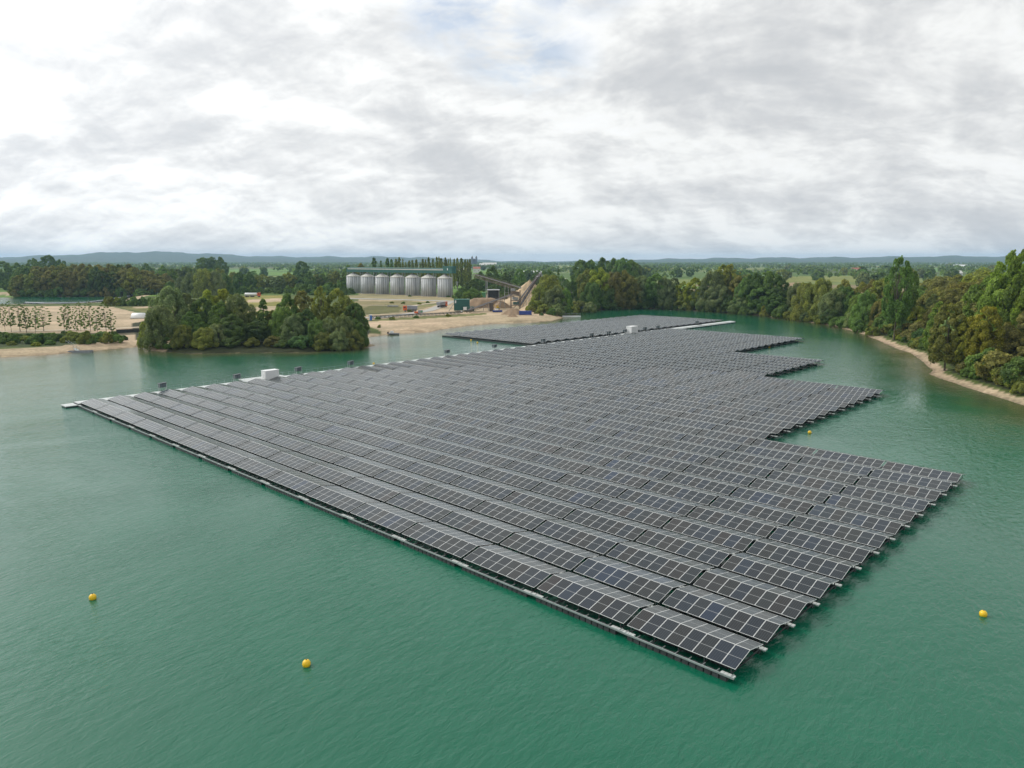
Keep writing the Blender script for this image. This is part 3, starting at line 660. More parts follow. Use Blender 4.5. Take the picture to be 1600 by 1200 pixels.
# --- the wooded spit, left of centre (front row first)
Z = []
for a in [('willow', 252, 240, 476, 'grey', 62), ('willow', 268, 262, 446, 'grey', 52), ('ash', 292, 268, 455, 'grey', 40), ('willow', 232, 243, 498, 'olive', 34), ('broad', 300, 244, 486, 'green', 46), ('willow', 285, 238, 506, 'olive', 40),
          ('broad', 318, 262, 462, 'dark', 40), ('broad', 326, 272, 452, 'yellow', 42), ('broad', 346, 252, 470, 'dark', 44), ('ash', 352, 274, 448, 'yellow', 26), ('willow', 318, 236, 511, 'olive', 44), ('willow', 372, 255, 458, 'grey', 52),
          ('broad', 362, 243, 490, 'shade', 50), ('willow', 340, 240, 505, 'grey', 40), ('conic', 412, 262, 464, 'dark', 36), ('broad', 398, 258, 484, 'dark', 36), ('broad', 402, 246, 498, 'shade', 46), ('bush', 425, 240, 524, 'brown', 44),
          ('bush', 392, 239, 527, 'olive', 40), ('broad', 450, 262, 458, 'green', 44), ('willow', 440, 250, 478, 'green', 40), ('willow', 458, 243, 492, 'grey', 46), ('ash', 474, 264, 451, 'brown', 34), ('broad', 478, 248, 482, 'shade', 46), ('airy', 503, 260, 445, 'olive', 30),
          ('broad', 528, 262, 448, 'olive', 46), ('ash', 545, 258, 462, 'olive', 30), ('broad', 555, 255, 470, 'dark', 36), ('willow', 516, 246, 496, 'grey', 40), ('willow', 494, 241, 498, 'green', 36), ('willow', 538, 243, 492, 'grey', 36), ('bush', 470, 238, 522, 'teal', 44),
          ('willow', 505, 238, 518, 'olive', 40), ('willow', 528, 238, 516, 'grey', 38), ('willow', 556, 246, 500, 'green', 38), ('willow', 552, 241, 516, 'olive', 40), ('bush', 440, 238, 530, 'shade', 36), ('willow', 566, 249, 512, 'grey', 22), ('broad', 428, 262, 482, 'olive', 30),
          ('bush', 360, 238, 524, 'shade', 40), ('bush', 258, 239, 526, 'green', 36)]:
    put(Z, *a[:5], a[5])
name_zone(Z, 'on the wooded spit', 'trees on the wooded spit')
# --- thin young trees along the left shore track
Z = []
for px, top, wd in [(3, 468, 12), (18, 470, 14), (27, 466, 24), (36, 474, 18), (46, 480, 12), (54, 474, 16), (66, 470, 30), (98, 470, 20), (107, 472, 20), (115, 478, 14), (121, 474, 12), (128, 480, 12), (137, 470, 22), (147, 478, 18), (162, 470, 24), (168, 478, 18), (-10, 470, 20)]:
    put(Z, 'thin', px+rg.uniform(-3.5, 3.5), 280+rg.uniform(-10, 10), top+rg.uniform(-5, 9), rg.choice(['dark', 'shade', 'green']), wd*rg.uniform(.8, 1.3)).rotation_euler[0] = rg.uniform(-.08, .08)
name_zone(Z, 'in the thin row before the sand', 'thin trees along the left shore')
Z = []
for i in range(34):
    px = -20+i*6.3+rg.uniform(-2, 2); put(Z, 'bush', px, rg.uniform(244, 262), rg.uniform(515, 524), rg.choice(['dark', 'green', 'dark', 'shade', 'olive']), rg.uniform(18, 30))
for px, Y, tp, c in [(15, 240, 534, 'olive'), (53, 238, 534, 'yellow'), (75, 242, 530, 'green'), (100, 248, 524, 'olive'), (135, 256, 520, 'green'), (160, 258, 520, 'grey'), (178, 262, 519, 'dark')]: put(Z, 'bush', px, Y, tp, c, 18)
for px, wd in [(170, 14), (184, 12), (192, 16), (207, 20), (222, 16), (234, 12)]: put(Z, 'bush', px, 452, 462+rg.uniform(-1, 2), 'dark' if px > 210 else rg.choice(['olive', 'yellow', 'green']), wd)
name_zone(Z, 'on the left shore', 'bushes on the left shore')
# --- brown wood behind the pond
Z = []
prof = [(20, 425), (40, 414), (60, 414), (90, 411), (130, 411), (170, 411), (200, 413), (225, 418), (250, 426)]
for row, (Y, dt) in enumerate([(606, 10), (622, 3), (645, 0)]):
    for i in range(17):
        px = 22+i*14+row*5+rg.uniform(-3, 3); tp = np.interp(px, [p[0] for p in prof], [p[1] for p in prof])+dt+rg.uniform(-1.5, 2)
        tint = rg.choice(['green', 'olive', 'dark']) if px < 60 else rg.choice(['brown', 'brown', 'brown', 'olive', 'shade'])
        put(Z, rg.choice(['broad', 'ash', 'broad']), px, Y, tp, tint, rg.uniform(24, 34))
for i in range(16): put(Z, 'bush', 24+i*14+rg.uniform(-3, 3), 599+rg.uniform(-2, 5), rg.uniform(446, 453), rg.choice(['dark', 'shade', 'brown', 'green']), 22)
name_zone(Z, 'in the brown wood behind the pond', 'trees of the brown wood')
Z = []
for px, Y, tp, c, wd in [(56, 900, 402, 'green', 14), (78, 880, 396, 'dark', 26), (95, 900, 404, 'dark', 14), (5, 820, 406, 'green', 34), (-18, 800, 404, 'green', 34), (28, 850, 410, 'dark', 28), (-5, 700, 428, 'dark', 30), (12, 660, 436, 'green', 22), (45, 880, 411, 'dark', 24)]: put(Z, 'broad', px, Y, tp, c, wd)
name_zone(Z, 'at the far left beyond the wood', 'trees at the far left')
# --- wood between the brown wood and the silos
Z = []
for i in range(30):
    px = 250+i*10.2+rg.uniform(-3, 3); Y = rg.uniform(655, 700); tp = (418 if px < 345 else 427 if px < 470 else 424)+rg.uniform(-3, 4)
    put(Z, rg.choice(['broad', 'ash', 'willow', 'airy']), px, Y, tp, rg.choice(['green', 'grey', 'olive', 'dark']), rg.uniform(18, 30))
for px, Y, tp, c, wd in [(300, 560, 424, 'grey', 34), (318, 555, 419, 'olive', 30), (338, 560, 422, 'grey', 30), (283, 565, 432, 'grey', 26), (352, 575, 428, 'green', 26), (265, 600, 440, 'dark', 22)]: put(Z, 'willow', px, Y, tp, c, wd)
for px, Y, tp, c, wd in [(472, 900, 406, 'dark', 26), (318, 1000, 400, 'dark', 26), (332, 1010, 399, 'dark', 26), (346, 1000, 401, 'dark', 24), (564, 760, 411, 'bronze', 26), (545, 760, 414, 'green', 18), (230, 900, 411, 'dark', 24), (255, 880, 414, 'dark', 20)]: put(Z, 'broad', px, Y, tp, c, wd)
for i in range(14): put(Z, 'bush', 365+i*14, 615+rg.uniform(-15, 15), 447+rg.uniform(-2, 3), rg.choice(['green', 'dark', 'lime']), 16)
for px, tp in [(470, 441), (490, 443), (512, 440), (530, 438), (536, 446), (505, 447)]: put(Z, 'bush', px, 600, tp, 'green', 24)
name_zone(Z, 'between the pond wood and the silos', 'trees left of the silos')
# --- poplars behind the silos
Z = []
pop = [(585.5, 402, 9), (596, 407, 5), (606, 403, 8), (612.5, 405, 6), (619.5, 404, 7), (624.5, 402, 7), (630, 404, 4), (634.5, 409, 4), (640, 407, 6), (645, 406, 6), (651, 405, 6), (657, 410, 4), (661, 404, 6), (665.5, 405, 5), (670.5, 402, 7), (677, 404, 5), (683, 401, 5), (686.5, 401, 4), (690, 403, 6), (696.5, 402, 7), (701, 404, 3), (704, 403, 3), (710, 404, 5), (715, 403, 6), (721.5, 403, 8), (727, 405, 5), (731, 405, 5), (734.5, 404, 5)]
for px, tp, wd in pop: put(Z, 'poplar', px, 700+(735-px)*.9, tp, 'olive' if px > 615 else 'green', wd*1.15)
name_zone(Z, 'behind the silos', 'poplars behind the silos')
# --- greenery round the works
Z = []
for a in [('broad', 769, 640, 415, 'dark', 28), ('broad', 750, 620, 424, 'dark', 26), ('broad', 785, 610, 430, 'dark', 26), ('ash', 791, 600, 424, 'shade', 14), ('broad', 738, 590, 436, 'shade', 28), ('broad', 806, 600, 432, 'green', 22), ('broad', 820, 590, 438, 'dark', 28), ('broad', 770, 560, 444, 'shade', 34), ('broad', 795, 560, 443, 'shade', 34),
          ('willow', 722, 548, 449, 'green', 30), ('willow', 738, 545, 450, 'green', 26), ('bush', 715, 535, 455, 'green', 20), ('bush', 730, 530, 455, 'lime', 20), ('bush', 746, 535, 454, 'green', 20), ('willow', 786, 540, 455, 'green', 26), ('conic', 872, 640, 419, 'dark', 12), ('broad', 858, 650, 420, 'dark', 30), ('broad', 838, 650, 424, 'dark', 26), ('broad', 812, 700, 418, 'green', 22),
          ('willow', 858, 412, 428, 'olive', 56), ('willow', 866, 398, 448, 'grey', 48), ('willow', 843, 405, 446, 'olive', 34), ('willow', 882, 400, 452, 'green', 30), ('bush', 850, 388, 474, 'olive', 26), ('bush', 872, 385, 474, 'grey', 30), ('bush', 886, 386, 476, 'dark', 22), ('bush', 830, 400, 470, 'olive', 20), ('bush', 862, 383, 480, 'dark', 18), ('bush', 895, 392, 477, 'olive', 18), ('willow', 893, 480, 438, 'dark', 30), ('willow', 880, 500, 432, 'dark', 30), ('bush', 905, 420, 468, 'olive', 30), ('bush', 922, 415, 471, 'grey', 26)]:
    put(Z, *a[:5], a[5])
name_zone(Z, 'around the gravel works', 'trees around the gravel works')
Z = []
for px, py, tp, c, wd in [(640, 463.5, 461, 'dark', 10), (612, 474, 471, 'olive', 8), (630, 474.5, 472.5, 'green', 9), (655, 476, 473, 'olive', 10), (668, 473.5, 471.5, 'green', 10), (590, 499, 496.5, 'green', 10), (612, 499.5, 497, 'olive', 12), (650, 497, 495, 'green', 12), (700, 494.5, 492, 'olive', 12), (735, 467, 463.5, 'green', 12), (725, 466, 463.5, 'olive', 10), (700, 464.5, 462.5, 'green', 8), (566, 494, 489, 'dark', 12), (838, 490, 486.5, 'olive', 10), (846, 493, 490.5, 'green', 8), (592, 512, 510, 'olive', 6), (640, 487.5, 485.5, 'olive', 8)]:
    Yb = G(px, py, LZ)[1]; put(Z, 'bush', px, Yb, tp, c, wd)
name_zone(Z, 'in the gravel yard', 'bushes in the gravel yard')
# --- wood along the far bank
Z = []
def shore_y(px): return np.interp(px, [905, 930, 960, 1000, 1060, 1120, 1170, 1200, 1240, 1284, 1300, 1322, 1345, 1375], [414, 427, 435, 441, 430, 411, 391, 378, 356, 334, 323, 308, 291, 263])
for a in [('broad', 917, 455, 418, 'olive', 36), ('broad', 938, 448, 416, 'yellow', 46), ('willow', 925, 436, 440, 'dark', 40), ('willow', 958, 446, 424, 'brown', 44), ('broad', 975, 440, 420, 'bronze', 44), ('willow', 950, 430, 446, 'shade', 40), ('willow', 990, 436, 436, 'brown', 40), ('broad', 1002, 450, 428, 'grey', 36), ('broad', 1024, 445, 425, 'green', 44), ('willow', 1010, 430, 452, 'dark', 40), ('willow', 1040, 434, 434, 'grey', 40), ('ash', 1052, 440, 432, 'grey', 30),
          ('ash', 1068, 430, 438, 'yellow', 30), ('broad', 1086, 432, 432, 'yellow', 38), ('willow', 1070, 418, 456, 'olive', 36), ('willow', 1098, 422, 446, 'grey', 40), ('willow', 1112, 425, 422, 'grey', 44), ('airy', 1128, 430, 412, 'olive', 42), ('airy', 1140, 424, 411, 'olive', 36), ('willow', 1126, 412, 444, 'grey', 50), ('willow', 1110, 405, 460, 'dark', 40), ('broad', 1152, 418, 430, 'brown', 36), ('willow', 1166, 408, 432, 'green', 40), ('broad', 1180, 402, 424, 'dark', 44),
          ('broad', 1200, 398, 420, 'dark', 46), ('broad', 1216, 392, 430, 'shade', 42), ('broad', 1192, 388, 446, 'dark', 50), ('willow', 1160, 396, 458, 'grey', 44), ('willow', 1142, 402, 462, 'shade', 40), ('broad', 1212, 382, 458, 'dark', 40), ('willow', 1232, 392, 452, 'green', 26), ('willow', 1245, 380, 441, 'grey', 28), ('bush', 1234, 388, 456, 'lime', 14)]:
    put(Z, a[0], a[1], max(a[2], shore_y(a[1])+11), *a[3:5], a[5])
for i in range(26):
    px = 905+i*12.6+rg.uniform(-4, 4); Y = shore_y(px)+rg.uniform(6, 12)
    put(Z, rg.choice(['bush', 'bush', 'willow']), px, Y, np.interp(px, [900, 1240], [472, 478])+rg.uniform(-6, 5), rg.choice(['dark', 'olive', 'green', 'grey', 'shade']), rg.uniform(20, 34))
for px, Y, tp, c, wd in [(908, 640, 403, 'dark', 16), (922, 640, 404, 'dark', 16), (942, 660, 402, 'dark', 24), (958, 650, 403, 'green', 18), (972, 640, 400, 'green', 26), (984, 645, 403, 'green', 16), (992, 660, 409, 'grey', 14)]: put(Z, 'broad', px, Y, tp, c, wd)
name_zone(Z, 'in the wood across the lake', 'trees along the far bank')
# --- willows at the right corner of the lake
Z = []
for a in [('willow', 1258, 352, 440, 'olive', 46), ('willow', 1282, 345, 434, 'olive', 54), ('willow', 1300, 335, 452, 'grey', 52), ('willow', 1250, 345, 470, 'grey', 36), ('willow', 1275, 335, 474, 'olive', 36), ('broad', 1318, 350, 436, 'bronze', 40), ('willow', 1318, 335, 446, 'dark', 44), ('broad', 1330, 330, 452, 'dark', 34), ('willow', 1300, 325, 482, 'shade', 40), ('bush', 1285, 322, 488, 'olive', 26), ('bush', 1310, 318, 494, 'green', 30), ('willow', 1332, 308, 486, 'silver', 24), ('bush', 1322, 312, 492, 'green', 30), ('willow', 1340, 320, 460, 'lime', 26), ('bush', 1238, 355, 482, 'olive', 26), ('bush', 1218, 366, 481, 'yellow', 22), ('bush', 1262, 340, 486, 'grey', 26), ('broad', 1345, 330, 440, 'olive', 40), ('broad', 1362, 320, 436, 'brown', 44), ('willow', 1352, 300, 456, 'green', 40), ('broad', 1378, 310, 430, 'olive', 44), ('bush', 1345, 286, 498, 'green', 26), ('bush', 1365, 276, 508, 'olive', 26), ('willow', 1372, 296, 470, 'brown', 40)]:
    put(Z, a[0], a[1], max(a[2]+6, shore_y(a[1])+(7 if a[0] == 'bush' else 12)), *a[3:5], a[5])
name_zone(Z, 'at the right corner of the lake', 'willows at the corner of the lake')
# --- the big wood on the right bank
Z = []
bank = [G(x, y)[:2] for x, y in [(1322, 514.5), (1345, 521), (1375, 533), (1403, 546), (1421, 551), (1440, 564), (1462, 583), (1480, 596), (1530, 612), (1600, 634), (1660, 662)]]+[np.array((104, 112)), np.array((110, 84))]
seg = [np.linalg.norm(bank[i+1]-bank[i]) for i in range(len(bank)-1)]; tot = sum(seg)
def along(s, off):
    for i, l in enumerate(seg):
        if s <= l or i == len(seg)-1:
            d = (bank[i+1]-bank[i])/l; nrm = np.array([-d[1], d[0]]); nrm = nrm if nrm[0] > 0 else -nrm
            return bank[i]+d*s+nrm*off
        s -= l
def pxof(x, y, z):
    d_ = y*cs-(z-H)*sn; return 800+FPX*x/d_
pal = ['brown', 'bronze', 'olive', 'brown', 'green', 'dark', 'bronze', 'olive', 'grey']
for off, step, h0, h1, kinds, ps in [(6, 4.5, 1.8, 3.2, ['bush'], ['dark', 'olive', 'green', 'yellow', 'brown']), (10, 5, 4.5, 7.5, ['bush'], ['dark', 'olive', 'green', 'shade', 'brown', 'teal']), (15, 8.5, 9, 13, ['willow', 'ash', 'broad', 'bush'], ['green', 'dark', 'gold', 'olive', 'silver', 'brown', 'teal', 'yellow']),
                                   (23, 9.5, 15, 19, ['broad', 'willow', 'ash'], pal+['gold', 'lime']), (31, 10.5, 19, 22.5, ['broad', 'broad', 'willow'], pal), (43, 11.5, 21, 24, ['broad', 'willow'], pal), (58, 14, 22, 24.5, ['broad'], pal), (76, 18, 22, 25, ['broad'], pal)]:
    s = rg.uniform(0, 4)
    while s < tot:
        p = along(s, off+rg.uniform(-2, 2)); s += step*rg.uniform(.8, 1.2); kd = rg.choice(kinds); h = rg.uniform(h0, h1)*(.45 if kd == 'bush' and h0 > 7 else 1)
        px = pxof(p[0], p[1], h)
        if px > 1720 or px < 1310: continue
        if px < 1400: h *= np.interp(px, [1320, 1400], [.78, 1])
        tint = rg.choice(ps)
        if px > 1540 and off > 12: tint = rg.choice(['brown', 'brown', 'bronze', 'olive'])
        tree(kd, p[0], p[1], h, tint, rg.uniform(.95, 1.25), Z)
for a in [('airy', 1399, 262, 399, 'green', 44), ('airy', 1412, 275, 412, 'green', 34), ('airy', 1565, 200, 390, 'lime', 46), ('airy', 1590, 190, 384, 'lime', 60), ('airy', 1612, 185, 380, 'lime', 60), ('broad', 1545, 215, 422, 'lime', 50), ('broad', 1575, 195, 412, 'lime', 60), ('ash', 1538, 180, 474, 'gold', 44), ('ash', 1512, 186, 492, 'gold', 30), ('ash', 1480, 190, 470, 'bronze', 40), ('ash', 1466, 220, 468, 'lime', 34), ('willow', 1490, 206, 494, 'silver', 34)]:
    put(Z, *a[:5], a[5])
name_zone(Z, 'in the wood on the right bank', 'trees on the right bank')
# --- separate trees and hedges out on the plain
Z = []
for i in range(120):
    px = rg.uniform(880, 1560) if i < 76 else rg.uniform(250, 900); Y = rg.choice([rg.uniform(760, 1050), rg.uniform(1100, 1500), rg.uniform(1500, 2300)])
    if 560 < px < 740 and Y < 1100: continue
    if 1220 < px < 1345 and Y < 1000: Y = rg.uniform(1000, 1150)
    if 1385 < px < 1515 and 1400 < Y: Y = rg.uniform(2300, 2500)
    h = rg.uniform(11, 20); x = X_at(px, Y, 10)
    tree('distant', x, Y, h, rg.choice(['dark', 'green', 'grey', 'shade', 'olive']), rg.uniform(.9, 1.5), Z, LZ-.1, parts=False)
name_zone(Z, 'out on the plain', 'trees out on the plain')
# --- far woods as one mass
g = np.random.RandomState(9); bl = []
def belt(Y, n, a0=-42, a1=42, h=15, wd=60, prob=.7):
    deg = a0
    while deg < a1:
        ln = g.uniform(1.0, 5.0)
        if g.rand() < prob:
            y0_ = Y*g.uniform(.92, 1.08)
            for a in np.arange(deg, deg+ln, math.degrees(11/Y)):
                x = y0_*math.tan(R(a)); bl.append((x+g.uniform(-5, 5), y0_+g.uniform(-wd, wd)*.4, LZ+h*.45, 9*g.uniform(.7, 1.3), 9, h*.52*g.uniform(.75, 1.25)))
        deg += ln*g.uniform(.7, 1.2)
for Y, pr in [(1150, .4), (1500, .5), (1900, .65), (2350, .75), (2900, .9), (3600, .95), (4500, 1), (5600, 1)]: belt(Y, 0, prob=pr, h=15 if Y < 3000 else 17)
bl = np.array(bl); n_ = len(bl); per = 26
ix = np.repeat(np.arange(n_), per); m = len(ix); d = g.normal(size=(m, 3)); d[:, 2] = np.abs(d[:, 2]*1.2)-.25; d[:, 1] = np.where(d[:, 1] > .3, -d[:, 1], d[:, 1]); d /= np.linalg.norm(d, axis=1)[:, None]
c = bl[ix, :3]+d*bl[ix, 3:6]*g.uniform(.8, 1.05, (m, 1)); nr = d+g.normal(size=(m, 3))*.4; nr /= np.linalg.norm(nr, axis=1)[:, None]
a = np.cross(nr, g.normal(size=(m, 3))); a /= np.linalg.norm(a, axis=1)[:, None]; bb = np.cross(nr, a); s = g.uniform(1.6, 3.4, (m, 1))
V4 = np.stack([c-a*s, c-bb*s, c+a*s, c+bb*s], 1).reshape(-1, 3)
fw = link('far_woods', np_mesh('far_woods', V4, np.arange(4*m).reshape(-1, 4), M_leaf)); fw.color = (.62, .78, .55, 1)
tag(fw, 'belts of far-off woodland reaching to the hills', kind='stuff')
# ================================================================== ROADS
M_road = material('road', (.36, .35, .32), .85, var=.12, vscale=.5); M_track = material('sand_track', (.47, .39, .28), .95, var=.15, vscale=.4)
def road(name, px, wd, mat, dz=.03):
    P = [G(x, y, LZ) for x, y in px]; v = []; n = len(P); f = []
    Q = []
    for i in range(n-1):
        m_n = max(2, int(np.linalg.norm(P[i+1]-P[i])/8))
        for j in range(m_n): Q.append(P[i]+(P[i+1]-P[i])*j/m_n)
    Q.append(P[-1])
    for i, p in enumerate(Q):
        d = Q[min(i+1, len(Q)-1)]-Q[max(i-1, 0)]; d /= np.linalg.norm(d); nr = np.array([-d[1], d[0], 0]); z = LZ+.09+dz
        v += [(p-nr*wd/2)[:2].tolist()+[z], (p+nr*wd/2)[:2].tolist()+[z]]
    for i in range(len(Q)-1): f.append((2*i, 2*i+1, 2*i+3, 2*i+2))
    return tag(MB().add(v, f).build(name, mat), kind='structure')
road('road', [(540, 466.5), (590, 467.5), (650, 469), (700, 470.5), (722, 470.5)], 9, M_road)
road('road', [(560, 497.5), (600, 495.5), (640, 490.5), (670, 485.5), (690, 478), (704, 471.5)], 6, M_road, .06)
road('path', [(560, 477), (590, 477.3), (610, 477.6)], 3, M_track)
road('path', [(640, 479), (660, 475.5), (690, 472.5)], 4, M_track)
road('road', [(-60, 519.5), (40, 517.5), (120, 515.5), (180, 513.5), (225, 511)], 4.5, M_track)
# ================================================================== SILOS
M_silo = bpy.data.materials.new('corrugated_steel'); M_silo.use_nodes = True; t = M_silo.node_tree; b = t.nodes['Principled BSDF']
oc = N(t, 'ShaderNodeTexCoord').outputs['Object']; mpp = N(t, 'ShaderNodeMapping'); mpp.inputs['Scale'].default_value = (1, 1, .12); t.links.new(oc, mpp.inputs[0])
cst = ramp(t, noise(t, mpp.outputs[0], 1.1, 6, .7), [(.3, (.40, .42, .43)), (.5, (.57, .59, .60)), (.7, (.70, .72, .72))])
t.links.new(cst, b.inputs['Base Color']); b.inputs['Metallic'].default_value = .15; b.inputs['Roughness'].default_value = .55
wv = N(t, 'ShaderNodeTexWave', bands_direction='Z'); wv.inputs['Scale'].default_value = 1.6; t.links.new(oc, wv.inputs['Vector']); bn = N(t, 'ShaderNodeBump'); bn.inputs['Distance'].default_value = .06; bn.inputs['Strength'].default_value = .8
t.links.new(wv.outputs[0], bn.inputs['Height']); t.links.new(bn.outputs[0], b.inputs['Normal'])
M_roof = material('galvanised_roof', (.60, .59, .54), .55, .3, var=.12, vscale=.5); M_seam = material('dark_seam', (.16, .17, .175), .6, .3, var=.2)
M_green = material('green_cladding', (.018, .105, .085), .5, var=.15, vscale=.4); M_grey = material('grey_metal', (.30, .31, .31), .55, .3, var=.2)
sx_ = [552, 574.4, 597.2, 620.8, 644.6, 669.4, 695.2]; Ys = [638, 626, 614, 602, 590, 577, 565]
pa = None; cen_l = []
for i, (px, Y) in enumerate(zip(sx_, Ys)):
    x = X_at(px, Y, 10); p = (x, Y, LZ-.05); lb = f'corrugated steel grain silo with cone roof, {"leftmost" if i == 0 else "rightmost" if i == 6 else nth(i+1)+" from the left"} of seven'
    cen_l.append(p)
    if pa is None:
        pa = empty('grain_silo', p, 0, lb, 'silo', 'steel silos under the green gallery'); r0, hE = 5.75, 14.3
        sb = MB().tube([(0, 0, 0), (0, 0, hE)], [r0, r0], 48).build('silo_wall', M_silo, pa, True); 
        sp_ = []
        for j in range(20):
            a_ = 2*math.pi*j/20+.1; m_b = MB(); 
            sp_.append(((r0+.05)*math.cos(a_), (r0+.05)*math.sin(a_), a_))
        m_b = MB()
        for xx, yy, a_ in sp_: m_b.box((xx, yy, hE/2), (.16, .22, hE-.2), rz=a_)
        s2 = m_b.build('stiffener', M_seam, pa)
        rf = MB(); rf.tube([(0, 0, hE-.25), (0, 0, hE), (0, 0, hE+2.7), (0, 0, hE+3.1)], [r0+.2, r0+.3, .9, .75], 40); s3 = rf.build('cone_roof', M_roof, pa, False)
        rb = MB()
        for j in range(20):
            a_ = 2*math.pi*j/20; rb.bar(((r0+.1)*math.cos(a_), (r0+.1)*math.sin(a_), hE+.1), (.95*math.cos(a_), .95*math.sin(a_), hE+2.75), .09, .09)
        s4 = rb.build('roof_rib', M_grey, s3)
        s5 = MB().tube([(0, 0, hE+3.0), (0, 0, 18.4)], [.35, .35], 10).build('filling_spout', M_grey, pa)
        s6 = MB().tube([(0, 0, 0.02), (0, 0, .35)], [r0+.25, r0+.25], 40).build('plinth', material('concrete', (.33, .32, .30), .9, var=.15), pa)
        ld = MB(); ld.bar((-.25, -r0-.3, .5), (-.25, -r0-.3, hE), .07); ld.bar((.25, -r0-.3, .5), (.25, -r0-.3, hE), .07)
        for j in range(40): ld.bar((-.25, -r0-.3, .7+j*.34), (.25, -r0-.3, .7+j*.34), .04)
        s7 = ld.build('ladder', M_seam, pa); sk_ = [sb, s2, s3, s5, s6, s7]
    else:
        c0 = pa.copy(); C.objects.link(c0); c0.location = p; c0['label'] = lb; c0.rotation_euler = (0, 0, i*.13)
        for o in sk_:
            c = o.copy(); C.objects.link(c); c.parent = c0
            if o == s3: d = s4.copy(); C.objects.link(d); d.parent = c
a0 = Vector(cen_l[0]); a1 = Vector(cen_l[-1]); dv = (a1-a0); rzg = math.atan2(dv.y, dv.x); Lg = dv.length; mid = (a0+a1)/2
gl = empty('silo_gallery', (mid.x, mid.y, LZ), rzg, 'long dark green conveyor gallery running above the row of silos', 'conveyor gallery')
gb = MB().box((0, 0, 19.6), (Lg+13.5, 3.2, 5.0-1.6)); 
for i in range(60): gb.box((-Lg/2-6.4+i*(Lg+13)/60, -1.62, 19.6), (.12, .06, 3.3))
gb.build('gallery_wall', M_green, gl)
MB().box((0, -.1, 21.45), (Lg+14, 3.8, .24), rx=.12).build('gallery_roof', M_green, gl)
MB().box((-1.5, -1.70, 20.55), (Lg+7, .06, .75)).build('light_strip', material('translucent_strip', (.62, .63, .58), .5, var=.12, vscale=.5), gl)
hb = MB().box((Lg/2+5.2, 0, 20.6), (9.5, 4.4, 5.4)); hb.build('head_house', M_green, gl)
MB().box((Lg/2+5.2, -2.25, 21.0), (.6, .08, 1.6)).build('door', M_white, gl)
for i in range(8):
    xx = -Lg/2-6.2+i*(Lg+13)/7; sf = MB()
    sf.bar((xx, -1.4, 0), (xx, -1.4, 18), .3); sf.bar((xx, 1.4, 0), (xx, 1.4, 18), .3)
    for z in (14, 16): sf.bar((xx, -1.4, z), (xx, 1.4, z+2), .14)
    sf.build('support', M_grey, gl)
# ================================================================== WORKS
Tm = lambda px, py: G(px, py, LZ+.1)
M_or = material('orange_paint', (.62, .11, .02), .4, var=.1); M_tip = material('grey_tipper', (.27, .28, .31), .45, .2, var=.15); M_tyre = material('tyre', (.02, .02, .02), .8); M_glass = material('dark_glass', (.02, .025, .03), .15); M_belt = material('belt_rubber', (.045, .043, .045), .7, var=.25); M_rust = material('brown_steel', (.16, .12, .09), .7, .2, var=.3, vscale=1.2)
def truck(p, rz, label, tank=False, name='tipper_truck', Ltot=7.5):
    e = empty(name, p, rz, label, 'truck', 'orange-cabbed trucks at the works')
    cb = MB().box((Ltot/2-1, 0, 1.9), (2.0, 2.4, 2.3)); cb.box((Ltot/2-.9, 0, 3.12), (1.6, 2.2, .2)); cbo = cb.build('cab', M_or, e)
    MB().box((Ltot/2+.02, 0, 2.35), (.06, 2.1, .85)).build('windscreen', M_glass, cbo)
    for s in (-1, 1): MB().box((Ltot/2-.9, s*1.21, 2.35), (1.0, .04, .7)).build('side_window', M_glass, cbo)
    lb_ = Ltot-2.6; bx = -Ltot/2+lb_/2
    bd = MB()
    if tank: bd.tube([(-Ltot/2, 0, 2.0), (-Ltot/2+.3, 0, 2.0), (Ltot/2-2.9, 0, 2.0), (Ltot/2-2.6, 0, 2.0)], [.8, 1.15, 1.15, .8], 16); bd.build('tank', M_white, e, True)
    else:
        v = [(-Ltot/2-.1, -1.2, 1.3), (-Ltot/2-.1, 1.2, 1.3), (-Ltot/2-.3, 1.3, 3.1), (-Ltot/2-.3, -1.3, 3.1), (Ltot/2-2.3, -1.2, 1.3), (Ltot/2-2.3, 1.2, 1.3), (Ltot/2-2.2, 1.3, 3.3), (Ltot/2-2.2, -1.3, 3.3)]
        bd.add(v, [(0, 3, 2, 1), (4, 5, 6, 7), (0, 4, 7, 3), (1, 2, 6, 5), (0, 1, 5, 4), (3, 7, 6, 2)])
        for i in range(5): bd.box((-Ltot/2+.4+i*(lb_-.6)/4, 0, 2.2), (.12, 2.66, 1.7))
        bd.build('tipper_body', M_tip, e)
    MB().box((-.2, 0, 1.0), (Ltot-.6, 1.0, .3)).build('chassis', M_dark, e)
    for xx in ([Ltot/2-1.2, -Ltot/2+1.0, -Ltot/2+2.3]+([-1.0, .4] if Ltot > 9 else [Ltot/2-2.7])):
        for s in (-1, 1):
            wl_ = MB().tube([(xx, s*.85, .52), (xx, s*1.2, .52)], [.52, .52], 14).build('wheel', M_tyre, e); MB().tube([(xx, s*1.2, .52), (xx, s*1.23, .52)], [.26, .24], 10).build('rim', M_grey, wl_)
    return e
truck(tuple(Tm(641, 487)), R(180+6), 'orange-cabbed grey tipper truck facing left on the beach road')
truck(tuple(Tm(691, 480)), R(62), 'orange-cabbed grey tipper truck driving away up the slope', Ltot=8)
truck(tuple(Tm(395, 464)), R(0), 'white tanker truck with orange cab behind the wooded spit', True, 'tanker_truck', 12)
